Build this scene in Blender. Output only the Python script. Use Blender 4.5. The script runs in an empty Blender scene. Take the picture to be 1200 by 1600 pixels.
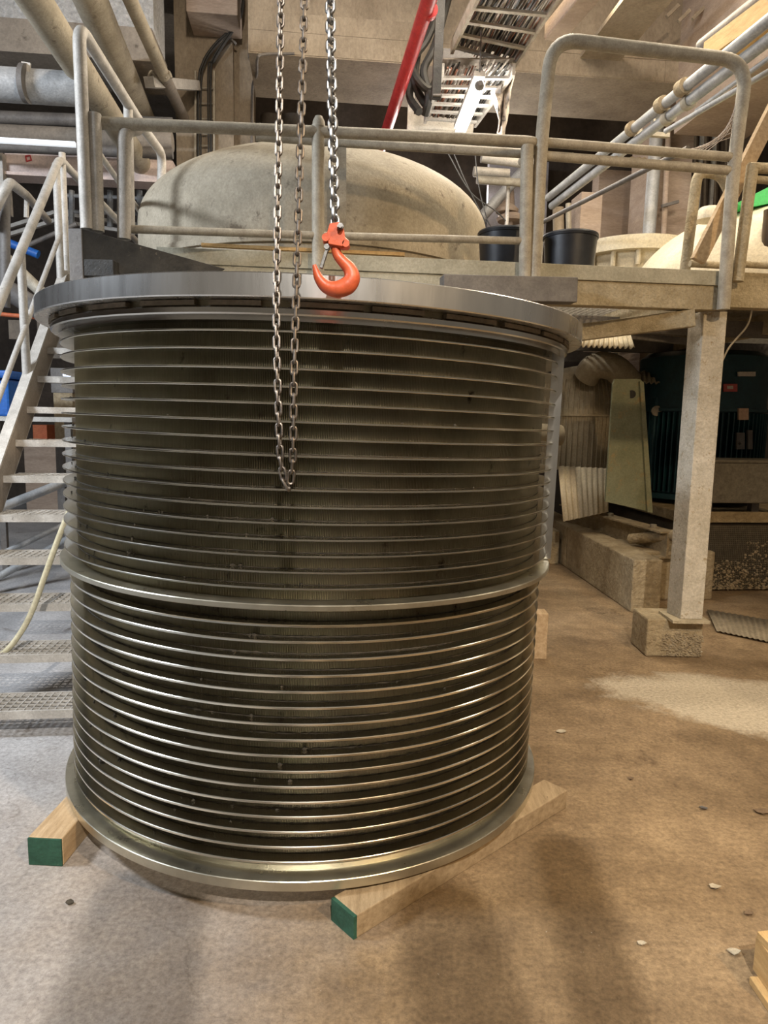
import bpy, bmesh, math, random
from mathutils import Vector as V, Matrix
from math import sin, cos, pi, radians as rad
random.seed(7)
C = bpy.context.scene.collection
sc = bpy.context.scene
# ------------------------------------------------------------------ camera
CH, PITCH, ROLL, F = 1.5, .13281, .01901, 1087.0
UPV = V((0, sin(PITCH), cos(PITCH))); FWD = V((0, cos(PITCH), -sin(PITCH))); RT = V((1, 0, 0))
CR = RT*cos(ROLL)+UPV*sin(ROLL); CU = UPV*cos(ROLL)-RT*sin(ROLL)
cam = bpy.data.cameras.new('camera'); co = bpy.data.objects.new('camera', cam); C.objects.link(co)
m = Matrix.Identity(4)
for i in range(3):
    m[i][0] = CR[i]; m[i][1] = CU[i]; m[i][2] = -FWD[i]
m[2][3] = CH
co.matrix_world = m
cam.sensor_fit = 'VERTICAL'; cam.sensor_height = 36; cam.lens = 36*F/1600; cam.clip_start = .05
sc.camera = co
# ------------------------------------------------------------------ world, lamps, exposure
w = bpy.data.worlds.new('hall_ambient'); sc.world = w; w.use_nodes = True
w.node_tree.nodes['Background'].inputs[0].default_value = (.60, .52, .42, 1)
w.node_tree.nodes['Background'].inputs[1].default_value = .25
def area(name, loc, to, power, col, sx, sy):
    l = bpy.data.lights.new(name, 'AREA'); l.shape = 'RECTANGLE'; l.size = sx; l.size_y = sy
    l.energy = power; l.color = col
    o = bpy.data.objects.new(name, l); C.objects.link(o); o.location = loc
    o.rotation_euler = (V(to)-V(loc)).to_track_quat('-Z', 'Y').to_euler(); return o
area('lamp_cool_left', (-4.6, 1.9, 4.1), (-2.7, 4.6, .0), 290, (.82, .90, 1), 1.2, .5)
def spot(name, loc, to, power, col, size, blend, soft):
    l = bpy.data.lights.new(name, 'SPOT'); l.energy = power; l.color = col; l.spot_size = rad(size); l.spot_blend = blend; l.shadow_soft_size = soft
    o = bpy.data.objects.new(name, l); C.objects.link(o); o.location = loc
    o.rotation_euler = (V(to)-V(loc)).to_track_quat('-Z', 'Y').to_euler(); return o
spot('lamp_front_spot', (.35, -2.4, 5.0), (-.1, 2.0, .2), 1350, (1, .94, .86), 56, .5, .03)
spot('lamp_warm_high_right', (3.1, -1.2, 4.8), (1.3, 3.7, .1), 640, (1, .72, .42), 60, .35, .12)
spot('added_fill_spot', (-.6, 2.4, 5.6), (-1.8, 8.0, 3.9), 330, (1, .85, .68), 62, .6, .15)  # unseen fill spot, added to brighten the column
spot('added_fill_spot', (1.8, 2.4, 5.6), (2.3, 8.0, 3.5), 220, (1, .82, .64), 62, .6, .15)  # second added fill spot, for the right of the hall
area('lamp_over_platform', (.6, 5.0, 5.6), (.6, 5.2, 0), 95, (1, .90, .76), 1.4, .12)
area('lamp_over_platform', (2.8, 4.6, 5.2), (2.6, 5.0, 0), 50, (1, .86, .66), 1.2, .12)
area('lamp_warm_back', (1.6, 6.2, 5.4), (.6, 2.6, .0), 70, (1, .86, .62), .3, .3)
area('lamp_hall_far', (.8, 9.5, 4.2), (.3, 7, 4.9), 60, (1, .93, .86), 1.2, .4)
area('lamp_right_hall', (5.2, 3.2, 4.6), (2.0, 7.5, 3.8), 60, (1, .84, .62), .8, .5)
sc.view_settings.view_transform = 'Standard'; sc.view_settings.look = 'None'
sc.view_settings.gamma = 1; sc.view_settings.use_curve_mapping = False
sc.view_settings.exposure = .12
# ------------------------------------------------------------------ pixel -> point helpers (true positions)
def ray(px, py):
    return (CR*(px-600)/F - CU*(py-800)/F + FWD)
CAMP = V((0, 0, CH)); AL = rad(6.0)
ER = V((cos(AL), sin(AL), 0)); EF = V((-sin(AL), cos(AL), 0)); EZ = V((0, 0, 1))
def W(a, b, z=0): return ER*a+EF*b+EZ*z           # building frame
def at_b(px, py, b): r = ray(px, py); return CAMP+r*(b/r.dot(EF))
def at_a(px, py, a): r = ray(px, py); return CAMP+r*(a/r.dot(ER))
def at_z(px, py, z): r = ray(px, py); return CAMP+r*((z-CH)/r.z)
def at_y(px, py, y): r = ray(px, py); return CAMP+r*(y/r.y)
# ------------------------------------------------------------------ materials
def ramp_mix(nt, fac, c1, c2, lo=.35, hi=.65):
    r = nt.nodes.new('ShaderNodeValToRGB'); r.color_ramp.elements[0].position = lo; r.color_ramp.elements[1].position = hi
    r.color_ramp.elements[0].color = (*c1, 1); r.color_ramp.elements[1].color = (*c2, 1)
    nt.links.new(fac, r.inputs[0]); return r.outputs[0]
def noise(nt, vec, scale, detail=6, rough=.6, dist=0):
    n = nt.nodes.new('ShaderNodeTexNoise'); n.inputs['Scale'].default_value = scale; n.inputs['Detail'].default_value = detail
    n.inputs['Roughness'].default_value = rough; n.inputs['Distortion'].default_value = dist
    nt.links.new(vec, n.inputs['Vector']); return n.outputs[0]
def mixc(nt, a, b, f, mode='MIX'):
    x = nt.nodes.new('ShaderNodeMix'); x.data_type = 'RGBA'; x.blend_type = mode
    for s, v in ((0, f), (6, a), (7, b)):
        if isinstance(v, (int, float)): x.inputs[s].default_value = v
        elif isinstance(v, tuple): x.inputs[s].default_value = (*v, 1)
        else: nt.links.new(v, x.inputs[s])
    return x.outputs[2]
def mat(name, c1, c2=None, scale=6, rough=.8, metal=0, bump=.2, bscale=60, spots=None, spot_at=.68, stretch=None, rvar=.15, emis=0, sscale=None, fine=.45, bd=.01):
    m = bpy.data.materials.new(name); m.use_nodes = True; nt = m.node_tree; b = nt.nodes['Principled BSDF']
    tc = nt.nodes.new('ShaderNodeTexCoord'); vec = tc.outputs['Object']
    if stretch:
        mp = nt.nodes.new('ShaderNodeMapping'); mp.inputs['Scale'].default_value = stretch
        nt.links.new(vec, mp.inputs[0]); vec = mp.outputs[0]
    if c2:
        col = ramp_mix(nt, noise(nt, vec, scale, 8, .65), c1, c2, .32, .68)
        if spots: col = mixc(nt, col, spots, ramp_mix(nt, noise(nt, vec, sscale or scale*3.1, 5, .7), (0, 0, 0), (1, 1, 1), spot_at-.04, spot_at+.06))
        if fine and metal < .9: col = mixc(nt, col, ramp_mix(nt, noise(nt, vec, bscale*1.3, 6, .75), (.50, .48, .45), (1.25, 1.24, 1.22), .32, .66), fine, 'MULTIPLY')
        nt.links.new(col, b.inputs['Base Color'])
    else: b.inputs['Base Color'].default_value = (*c1, 1)
    b.inputs['Metallic'].default_value = metal
    if rvar:
        mr = nt.nodes.new('ShaderNodeMapRange'); mr.inputs[3].default_value = max(rough-rvar, .04); mr.inputs[4].default_value = min(rough+rvar, 1)
        nt.links.new(noise(nt, vec, scale*2.3, 4), mr.inputs[0]); nt.links.new(mr.outputs[0], b.inputs['Roughness'])
    else: b.inputs['Roughness'].default_value = rough
    if bump:
        bp = nt.nodes.new('ShaderNodeBump'); bp.inputs['Strength'].default_value = bump; bp.inputs['Distance'].default_value = bd
        nt.links.new(noise(nt, vec, bscale, 5, .7), bp.inputs['Height']); nt.links.new(bp.outputs[0], b.inputs['Normal'])
    if emis:
        b.inputs['Emission Color'].default_value = (*c1, 1); b.inputs['Emission Strength'].default_value = emis
    return m
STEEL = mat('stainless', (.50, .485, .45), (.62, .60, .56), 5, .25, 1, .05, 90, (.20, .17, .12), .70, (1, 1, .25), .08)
FLANGE = mat('machined_flange', (.64, .635, .62), (.76, .75, .73), 7, .28, 1, .04, 40, (.33, .31, .28), .72, (1, 1, .15), .06)
RINGS = mat('ring_steel', (.68, .655, .57), (.82, .79, .70), 4, .19, 1, 0, 70, (.30, .26, .18), .76, None, .05)
RINGR = mat('brushed_ring_steel', (.50, .47, .38), (.68, .65, .54), 6, .32, .95, .05, 60, (.42, .39, .30), .66)
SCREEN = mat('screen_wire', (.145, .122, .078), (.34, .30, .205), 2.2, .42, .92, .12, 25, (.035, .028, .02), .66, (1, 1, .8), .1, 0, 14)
SEGM = mat('segment_steel', (.16, .13, .09), (.30, .25, .19), 12, .5, .6, .2, 50)
GRIME = mat('dried_pulp', (.03, .025, .018), (.08, .065, .045), 30, .9, 0, .6, 60)
GALV = mat('dusty_galvanised', (.31, .275, .215), (.49, .445, .36), 14, .62, .12, .25, 90, (.22, .19, .15), .68)
GALVW = mat('pale_galvanised', (.42, .39, .35), (.62, .585, .535), 12, .6, .2, .25, 90, (.25, .22, .19), .66)
GALVB = mat('clean_galvanised', (.34, .35, .36), (.52, .53, .54), 10, .55, .25, .2, 60, (.25, .24, .23), .66)
BEAMP = mat('dusty_deck_beam', (.36, .34, .26), (.52, .49, .39), 8, .85, .0, .55, 55, (.24, .21, .15), .7)
BEAMT = mat('dusty_tan_beam', (.40, .33, .21), (.60, .51, .35), 9, .9, 0, .9, 45, (.24, .18, .10), .68, bd=.02)
DARKB = mat('black_painted_steel', (.010, .010, .009), (.05, .045, .038), 7, .6, .1, .4, 60, (.32, .27, .19), .70)
GREYB = mat('grey_painted_steel', (.11, .10, .095), (.20, .185, .17), 6, .6, .1, .3, 60, (.08, .07, .06), .7)
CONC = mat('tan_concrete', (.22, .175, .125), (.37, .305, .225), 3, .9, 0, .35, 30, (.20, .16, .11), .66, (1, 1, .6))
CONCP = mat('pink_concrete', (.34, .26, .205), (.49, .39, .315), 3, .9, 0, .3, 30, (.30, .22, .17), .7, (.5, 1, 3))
CONCG = mat('grey_concrete_dark', (.20, .17, .14), (.30, .26, .215), 3, .9, 0, .35, 26, (.12, .10, .08), .66)  # concrete in a darker grey-brown tone
PLAST = mat('sprayed_plaster', (.55, .55, .55), (.88, .88, .88), 26, .95, 0, 1.0, 26, bd=.06)
LOWW = mat('splashed_concrete', (.33, .25, .14), (.50, .40, .25), 7, .92, 0, 1.0, 22, (.60, .52, .37), .68, bd=.035)
PULPC = mat('pulp_crust', (.26, .20, .12), (.44, .36, .24), 20, .95, 0, 1.2, 30, (.12, .09, .05), .68)
DARKW = mat('dark_hall_wall', (.055, .042, .034), (.11, .085, .066), 2, .9, 0, .2, 12, None, .7, (1, 1, 1))
TANK = mat('dusty_tank', (.30, .26, .19), (.50, .44, .34), 2.6, .8, .05, .45, 45, (.20, .165, .12), .64)
CREAM = mat('cream_tank', (.58, .51, .37), (.72, .65, .50), 4, .75, 0, .3, 45, (.40, .33, .22), .7)
WOOD = mat('sawn_pine', (.40, .27, .14), (.60, .44, .27), 5, .75, 0, .25, 60, (.36, .25, .13), .70, (9, 1, 9))
WOODD = mat('dirty_pine', (.26, .18, .095), (.46, .34, .20), 5, .75, 0, .25, 60, (.16, .11, .06), .66, (9, 1, 9))
WOODB = mat('plank_wood', (.50, .31, .12), (.68, .46, .21), 5, .75, 0, .25, 60, (.3, .18, .08), .74, (9, 1, 9))
GREEN = mat('green_end_paint', (.010, .055, .032), (.03, .11, .07), 12, .65, 0, .3, 50, (.12, .22, .15), .72)
HOOK = mat('orange_hook_paint', (.52, .085, .03), (.68, .14, .055), 10, .42, 0, .12, 40, (.12, .05, .03), .74)
CHAIN = mat('chain_steel', (.13, .11, .095), (.25, .22, .19), 30, .46, 1, .1, 120)
CHAINL = mat('load_chain_zinc', (.20, .195, .19), (.34, .335, .33), 30, .42, 1, .1, 120)
RED = mat('red_pipe_paint', (.42, .025, .03), (.58, .05, .05), 8, .4, 0, .1, 40, (.3, .1, .08), .72)
TUB = mat('black_plastic', (.012, .014, .02), (.022, .026, .035), 6, .42, 0, .05, 30)
RUBBER = mat('black_cable', (.012, .011, .010), (.03, .027, .023), 20, .6, 0, .1, 60)
TEAL = mat('teal_motor_paint', (.004, .026, .036), (.010, .055, .07), 5, .5, .1, .15, 40, (.05, .06, .06), .7)
GUARD = mat('green_guard_paint', (.20, .215, .13), (.32, .33, .22), 3, .8, 0, .3, 50, (.34, .27, .14), .6)
DUCT = mat('tan_fibre_duct', (.26, .22, .15), (.38, .33, .235), 5, .8, 0, .3, 40, (.2, .16, .1), .7)
HOSE = mat('cream_hose', (.56, .51, .34), (.66, .61, .44), 10, .55, 0, .1, 60)
BLUE = mat('blue_plastic', (.012, .10, .42), (.02, .15, .52), 5, .5, 0, .05, 30)
ORANGE = mat('orange_paint', (.55, .13, .05), (.65, .2, .08), 9, .6, 0, .1, 40)
LIME = mat('green_plastic', (.05, .55, .12), (.08, .65, .18), 5, .5, 0, .05, 30)
PAPER = mat('label_white', (.50, .46, .42), (.60, .56, .50), 30, .7, 0, .05, 50)
PINKL = mat('label_red', (.40, .07, .07), (.48, .10, .09), 30, .6, 0, .05, 50)
TANPL = mat('brass_plate', (.36, .24, .17), (.44, .30, .22), 30, .6, .2, .05, 50)
LEAFM = mat('pulp_flake', (.40, .34, .24), (.55, .48, .36), 40, .9, 0, .3, 80)
LEAFD = mat('brown_flake', (.14, .09, .05), (.22, .15, .09), 40, .9, 0, .3, 80)
WEB = mat('dusty_cobweb', (.48, .42, .38), (.66, .60, .56), 12, .95, 0, .8, 40)
MESHM = mat('rusty_mesh', (.10, .085, .06), (.20, .17, .12), 20, .8, .2, .2, 60)
LAMPM = mat('fluorescent_tube', (1, .96, .88), None, 1, .4, 0, 0, 1, rvar=0, emis=9)
GLOWM = mat('glowing_pane', (.75, .85, 1), None, 1, .4, 0, 0, 1, rvar=0, emis=2.2)
TRAYC = mat('tray_cables', (.10, .09, .085), (.40, .37, .34), 40, .7, 0, .2, 60)
CABL = [mat('cable_'+n, c, tuple(x*1.3 for x in c), 9, .6, 0, .05, 60) for n, c in
        (('grey', (.30, .28, .26)), ('black', (.02, .02, .02)), ('pale', (.48, .45, .42)), ('rust', (.24, .10, .06)))]

def floor_mat():
    m = bpy.data.materials.new('stained_concrete_floor'); m.use_nodes = True; nt = m.node_tree; b = nt.nodes['Principled BSDF']
    tc = nt.nodes.new('ShaderNodeTexCoord'); v = tc.outputs['Object']
    sx = nt.nodes.new('ShaderNodeSeparateXYZ'); nt.links.new(v, sx.inputs[0])
    base = ramp_mix(nt, noise(nt, v, 1.3, 9, .62), (.19, .125, .062), (.37, .262, .148), .34, .66)
    fine = ramp_mix(nt, noise(nt, v, 55, 8, .75), (.38, .35, .32), (1.35, 1.34, 1.32), .3, .68)
    base = mixc(nt, base, ramp_mix(nt, noise(nt, v, 7, 8, .7), (.70, .67, .64), (1.15, 1.15, 1.14), .35, .62), .8, 'MULTIPLY')
    col = mixc(nt, base, fine, .8, 'MULTIPLY')
    # cool light painted in as grey on the left, warm light as brown on the right
    mr = nt.nodes.new('ShaderNodeMapRange'); mr.inputs[1].default_value = -1.5; mr.inputs[2].default_value = .1
    ad = nt.nodes.new('ShaderNodeMath'); ad.operation = 'MULTIPLY_ADD'; ad.inputs[1].default_value = 1.6; 
    nt.links.new(noise(nt, v, 1.1, 6), ad.inputs[0]); nt.links.new(sx.outputs[0], ad.inputs[2])
    sb = nt.nodes.new('ShaderNodeMath'); sb.operation = 'SUBTRACT'; sb.inputs[1].default_value = .8; nt.links.new(ad.outputs[0], sb.inputs[0])
    nt.links.new(sb.outputs[0], mr.inputs[0])
    grey = mixc(nt, ramp_mix(nt, noise(nt, v, 2.1, 8, .65), (.34, .33, .33), (.52, .51, .51), .35, .65), fine, .7, 'MULTIPLY')
    col = mixc(nt, grey, col, mr.outputs[0])
    # pale dried pulp patch by the plinth
    def blob(cx, cy, rx, ry, rot, edge=.5):
        mp = nt.nodes.new('ShaderNodeMapping'); mp.vector_type = 'TEXTURE'
        mp.inputs['Location'].default_value = (cx, cy, 0); mp.inputs['Rotation'].default_value = (0, 0, rot); mp.inputs['Scale'].default_value = (rx, ry, 1)
        nt.links.new(v, mp.inputs[0])
        ln = nt.nodes.new('ShaderNodeVectorMath'); ln.operation = 'LENGTH'; nt.links.new(mp.outputs[0], ln.inputs[0])
        a2 = nt.nodes.new('ShaderNodeMath'); a2.operation = 'MULTIPLY_ADD'; a2.inputs[1].default_value = .9
        nt.links.new(noise(nt, v, 3.5, 8, .7), a2.inputs[0]); nt.links.new(ln.outputs['Value'], a2.inputs[2])
        a3 = nt.nodes.new('ShaderNodeMath'); a3.operation = 'MULTIPLY'; a3.inputs[1].default_value = .5; nt.links.new(a2.outputs[0], a3.inputs[0])
        return ramp_mix(nt, a3.outputs[0], (1, 1, 1), (0, 0, 0), .66, .66+.06*edge)
    col = mixc(nt, col, mixc(nt, (.52, .44, .32), fine, .8, 'MULTIPLY'), blob(2.2, 3.55, 1.0, .42, -.35, 1.5))
    for cx, cy, rx, ry in ():
        col = mixc(nt, col, mixc(nt, col, (.5, .46, .42), .8, 'MULTIPLY'), blob(cx, cy, rx, ry, .4, 2))
    col = mixc(nt, col, mixc(nt, col, (.50, .45, .40), 1, 'MULTIPLY'), ramp_mix(nt, noise(nt, v, 2.7, 9, .72, .6), (0, 0, 0), (1, 1, 1), .60, .68))
    # hairline cracks
    vo = nt.nodes.new('ShaderNodeTexVoronoi'); vo.feature = 'DISTANCE_TO_EDGE'; vo.inputs['Scale'].default_value = .55
    wv = nt.nodes.new('ShaderNodeVectorMath'); wv.operation = 'MULTIPLY_ADD'; wv.inputs[1].default_value = (.5, .5, .5)
    nn = nt.nodes.new('ShaderNodeTexNoise'); nn.inputs['Scale'].default_value = 3; nn.inputs['Detail'].default_value = 6; nt.links.new(v, nn.inputs['Vector'])
    nt.links.new(nn.outputs['Color'], wv.inputs[0]); nt.links.new(v, wv.inputs[2]); nt.links.new(wv.outputs[0], vo.inputs['Vector'])
    ck = ramp_mix(nt, vo.outputs['Distance'], (.6, .57, .53), (1, 1, 1), .0, .004)
    col = mixc(nt, col, ck, .45, 'MULTIPLY')
    col = mixc(nt, col, (.62, .57, .48), ramp_mix(nt, noise(nt, v, 38, 4, .8), (0, 0, 0), (1, 1, 1), .69, .73))
    nt.links.new(col, b.inputs['Base Color'])
    mr2 = nt.nodes.new('ShaderNodeMapRange'); mr2.inputs[3].default_value = .5; mr2.inputs[4].default_value = .95
    nt.links.new(noise(nt, v, 2.4, 6), mr2.inputs[0]); nt.links.new(mr2.outputs[0], b.inputs['Roughness'])
    bp = nt.nodes.new('ShaderNodeBump'); bp.inputs['Strength'].default_value = .5; bp.inputs['Distance'].default_value = .012
    nt.links.new(noise(nt, v, 70, 8, .75), bp.inputs['Height']); nt.links.new(bp.outputs[0], b.inputs['Normal'])
    return m
FLOORM = floor_mat()
# ------------------------------------------------------------------ mesh helpers
class MB:
    def __init__(s): s.v = []; s.f = []
    def add(s, vs, fs):
        n = len(s.v); s.v += [V(x) for x in vs]; s.f += [tuple(i+n for i in f) for f in fs]; return s
    def hexa(s, p):   # 8 corners: bottom 4 (ccw), top 4
        return s.add(p, [(3, 2, 1, 0), (4, 5, 6, 7), (0, 1, 5, 4), (1, 2, 6, 5), (2, 3, 7, 6), (3, 0, 4, 7)])
    def wbox(s, a0, a1, b0, b1, z0, z1):   # building frame
        return s.hexa([W(a0, b0, z0), W(a1, b0, z0), W(a1, b1, z0), W(a0, b1, z0), W(a0, b0, z1), W(a1, b0, z1), W(a1, b1, z1), W(a0, b1, z1)])
    def box(s, x0, x1, y0, y1, z0, z1):
        return s.hexa([(x0, y0, z0), (x1, y0, z0), (x1, y1, z0), (x0, y1, z0), (x0, y0, z1), (x1, y0, z1), (x1, y1, z1), (x0, y1, z1)])
    def bar(s, p, q, w, h, up=EZ):         # rectangular bar p->q, w sideways, h along up
        p, q = V(p), V(q); d = (q-p).normalized(); x = d.cross(up).normalized()*w/2; y = x.cross(d).normalized()*h/2
        return s.hexa([p-x-y, p+x-y, q+x-y, q-x-y, p-x+y, p+x+y, q+x+y, q-x+y])
    def tube(s, path, r, seg=12, cap=True, closed=False):
        P = [V(p) for p in path]; n = len(P); rs = r if isinstance(r, (list, tuple)) else [r]*n
        base = len(s.v); prev = None
        for i in range(n):
            if closed: t = (P[(i+1) % n]-P[i-1]).normalized()
            else: t = (P[min(i+1, n-1)]-P[max(i-1, 0)]).normalized()
            if prev is None:
                a = V((0, 0, 1)) if abs(t.z) < .9 else V((1, 0, 0)); x = t.cross(a).normalized()
            else:
                x = (prev-t*prev.dot(t)).normalized()
            prev = x; y = t.cross(x)
            for k in range(seg):
                a = 2*pi*k/seg; s.v.append(P[i]+(x*cos(a)+y*sin(a))*rs[i])
        for i in range(n if closed else n-1):
            for k in range(seg):
                a, b = base+i*seg+k, base+i*seg+(k+1) % seg; j = ((i+1) % n)
                c, d = base+j*seg+(k+1) % seg, base+j*seg+k; s.f.append((a, b, c, d))
        if cap and not closed:
            s.f.append(tuple(base+k for k in reversed(range(seg)))); s.f.append(tuple(base+(n-1)*seg+k for k in range(seg)))
        return s
    def lathe(s, prof, seg=64, org=(0, 0, 0), closed=False, a0=0, a1=2*pi, sxy=(1, 1)):
        base = len(s.v); n = len(prof); full = abs(a1-a0-2*pi) < 1e-6; m = seg if full else seg+1; o = V(org)
        for k in range(m):
            a = a0+(a1-a0)*k/seg
            for r, z in prof: s.v.append(o+V((r*cos(a)*sxy[0], r*sin(a)*sxy[1], z)))
        for k in range(seg):
            k2 = (k+1) % m
            for i in range(n if closed else n-1):
                j = (i+1) % n; s.f.append((base+k*n+i, base+k2*n+i, base+k2*n+j, base+k*n+j))
        if closed and not full:
            s.f.append(tuple(base+i for i in range(n))); s.f.append(tuple(base+seg*n+i for i in reversed(range(n))))
        return s
    def plate(s, pts, off):                 # polygon thickened by vector off
        n = len(pts); P = [V(p) for p in pts]; o = V(off)
        return s.add(P+[p+o for p in P], [tuple(reversed(range(n))), tuple(range(n, 2*n))]+[(i, (i+1) % n, n+(i+1) % n, n+i) for i in range(n)])
    def build(s, name, mt, parent=None, smooth=False, bevel=0, fix=True, local=False):
        me = bpy.data.meshes.new(name)
        off = V((0, 0, 0))
        if parent is not None and not local:
            r = parent
            while r.parent: r = r.parent
            off = V(r.location)
        me.from_pydata([v-off for v in s.v], [], s.f)
        if fix:
            bm = bmesh.new(); bm.from_mesh(me); bmesh.ops.recalc_face_normals(bm, faces=bm.faces)
            bm.to_mesh(me); bm.free()
        if smooth:
            me.polygons.foreach_set('use_smooth', [True]*len(me.polygons))
            me.set_sharp_from_angle(angle=rad(38))
        me.materials.append(mt)
        o = bpy.data.objects.new(name, me); C.objects.link(o)
        if parent is not None: o.parent = parent
        if bevel:
            b = o.modifiers.new('bevel', 'BEVEL'); b.width = bevel; b.segments = 2; b.limit_method = 'ANGLE'
        return o
def tag(o, label=None, cat=None, group=None, kind=None):
    if label: o['label'] = label
    if cat: o['category'] = cat
    if group: o['group'] = group
    if kind: o['kind'] = kind
    return o
def thing(name, label, cat, loc, group=None):
    o = bpy.data.objects.new(name, None); C.objects.link(o); o.location = loc; o.empty_display_size = .1
    return tag(o, label, cat, group)
def struct(name, mb, mt, **k):
    return tag(mb.build(name, mt, **k), kind='structure')
def arc(p0, p1, p2, n=6):                    # rounded corner
    return [V(p0)*(1-t)**2+V(p1)*2*t*(1-t)+V(p2)*t*t for t in [i/n for i in range(n+1)]]
def rounded(pts, r, n=5):
    P = [V(p) for p in pts]; out = [P[0]]
    for i in range(1, len(P)-1):
        a = (P[i-1]-P[i]).normalized(); b = (P[i+1]-P[i]).normalized()
        rr = min(r, (P[i-1]-P[i]).length*.45, (P[i+1]-P[i]).length*.45)
        out += arc(P[i]+a*rr, P[i], P[i]+b*rr, n)
    return out+[P[-1]]
def smoothpath(pts, n=8):                    # catmull-rom
    P = [V(p) for p in pts]; P = [P[0]*2-P[1]]+P+[P[-1]*2-P[-2]]; out = []
    for i in range(1, len(P)-2):
        for k in range(n):
            t = k/n; a, b, c, d = P[i-1:i+3]
            out.append(.5*((2*b)+(c-a)*t+(2*a-5*b+4*c-d)*t*t+(3*b-a-3*c+d)*t**3))
    return out+[P[-2]]
# ================================================================== SETTING
g = MB()
N = 70
xs = [-9+18*i/N for i in range(N+1)]; ys = [-3+18*i/N for i in range(N+1)]
for y in ys:
    for x in xs: g.v.append(V((x, y, 0)))
for j in range(N):
    for i in range(N): a = j*(N+1)+i; g.f.append((a, a+1, a+N+2, a+N+1))
struct('floor', g, FLOORM)
struct('wall_back', MB().wbox(-9, 9, 12.5, 12.8, 0, 7), DARKW)
struct('wall_left', MB().wbox(-8.6, -8.3, -2, 12.5, 0, 7), DARKW)
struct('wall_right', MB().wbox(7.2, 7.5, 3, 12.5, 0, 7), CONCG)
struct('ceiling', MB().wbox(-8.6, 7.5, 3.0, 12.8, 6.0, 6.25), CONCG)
# ================================================================== DRUM (screen basket)
AX = V((.018019, .0056994, 1)).normalized()
base = V((-.311946, 2.872845, 0))+AX*.088
drum = thing('screen_basket', 'large upright stainless steel screen basket with stacked horizontal rings, standing on two timbers', 'basket', base)
drum.rotation_euler = V((0, 0, 1)).rotation_difference(AX).to_euler()
def Z(h): return h-.088
def ring(r0, r1, z0, z1, seg=220, ch=.0):
    c = ch
    prof = [(r0, z0), (r1-c, z0), (r1, z0+c), (r1, z1-c), (r1-c, z1), (r0, z1)] if c else [(r0, z0), (r1, z0), (r1, z1), (r0, z1)]
    return MB().lathe(prof, seg, closed=True)
def part(mb, name, mt, parent=drum, **k): return mb.build(name, mt, parent, local=True, **k)
# wedge wire cylinders : corrugated outside, plain inside
def screen(R, z0, z1, n=1150):
    mb = MB(); m = n*3
    for k in range(m):
        a = 2*pi*k/m; r = R-(.008 if k % 3 == 0 else 0)
        for (rr, z) in ((R-.025, z0), (r, z0), (r, z1), (R-.025, z1)): mb.v.append(V((rr*cos(a), rr*sin(a), z)))
    for k in range(m):
        j = (k+1) % m
        for i in range(4): q = (i+1) % 4; mb.f.append((4*k+i, 4*j+i, 4*j+q, 4*k+q))
    return mb
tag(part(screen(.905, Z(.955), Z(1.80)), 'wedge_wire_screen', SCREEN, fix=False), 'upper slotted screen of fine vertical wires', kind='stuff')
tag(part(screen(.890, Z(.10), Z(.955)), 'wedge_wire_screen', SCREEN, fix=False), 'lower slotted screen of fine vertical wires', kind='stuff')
ups = [1.7262, 1.6781, 1.6268, 1.5786, 1.5318, 1.4829, 1.4355, 1.3883, 1.3398, 1.2933, 1.2447, 1.1983, 1.152, 1.105, 1.0581, 1.0106]
lows = [.8973, .8486, .796, .7467, .6978, .6486, .5981, .5492, .5001, .4507, .402, .353, .3065, .2582, .2093, .1602]
ur = ring(.902, .951, -.0030, .0030, 240, .0014); lr = ring(.886, .934, -.0045, .0045, 240, .0018)
u0 = part(ur, 'support_ring', RINGS, smooth=True); l0 = part(lr, 'support_ring', RINGS, smooth=True)
u0.location.z = Z(ups[0]); l0.location.z = Z(lows[0])
for src, hs in ((u0, ups[1:]), (l0, lows[1:])):
    for h_ in hs:
        o = src.copy(); C.objects.link(o); o.location = (0, 0, Z(h_)); o.parent = drum
part(ring(.90, 1.029, Z(1.8014), Z(1.8643), 260, .003), 'top_flange', FLANGE, smooth=True)
part(ring(.90, .966, Z(1.785), Z(1.8014), 220), 'recess_band', SCREEN, smooth=True)
for k in range(28):       # segments held in the recess below the flange
    a0 = 2*pi*k/28+.02; part(MB().lathe([(.955, Z(1.7865)), (.985, Z(1.7865)), (.985, Z(1.7995)), (.955, Z(1.7995))], 8, closed=True, a0=a0, a1=a0+2*pi/28-random.uniform(.02, .08)), 'clamp_segment', SEGM)
part(ring(.90, .980, Z(1.764), Z(1.785), 220, .004), 'clamp_ring', STEEL, smooth=True)
part(ring(.90, .955, Z(1.752), Z(1.764), 220), 'seating_ring', STEEL, smooth=True)
part(ring(.885, .967, Z(.951), Z(.969), 260, .0025), 'middle_flange', RINGR, smooth=True)
part(ring(.85, .964, Z(.088), Z(.1204), 260, .002), 'bottom_flange', RINGR, smooth=True)
part(ring(.885, .905, Z(.1204), Z(.135), 220), 'weld_ring', RINGR, smooth=True)
def tie(ang, r0, r1, z0, z1, wd):
    c, s_ = cos(ang), sin(ang); t = V((-s_, c, 0))*wd/2; e = V((c, s_, 0))
    mb = MB(); P = []
    for z in (z0, z1):
        for (r, q) in ((r0, -1), (r1, -1), (r1, 1), (r0, 1)): P.append(e*r+t*q+V((0, 0, z)))
    mb.hexa(P); part(mb, 'tie_bar', STEEL)
tie(rad(-8), .93, .975, Z(.975), Z(1.785), .02)
tie(rad(176), .925, .958, Z(.125), Z(.94), .02)
tie(rad(60), .93, .975, Z(.975), Z(1.785), .02); tie(rad(120), .93, .975, Z(.975), Z(1.785), .02)
mb = MB()
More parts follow.
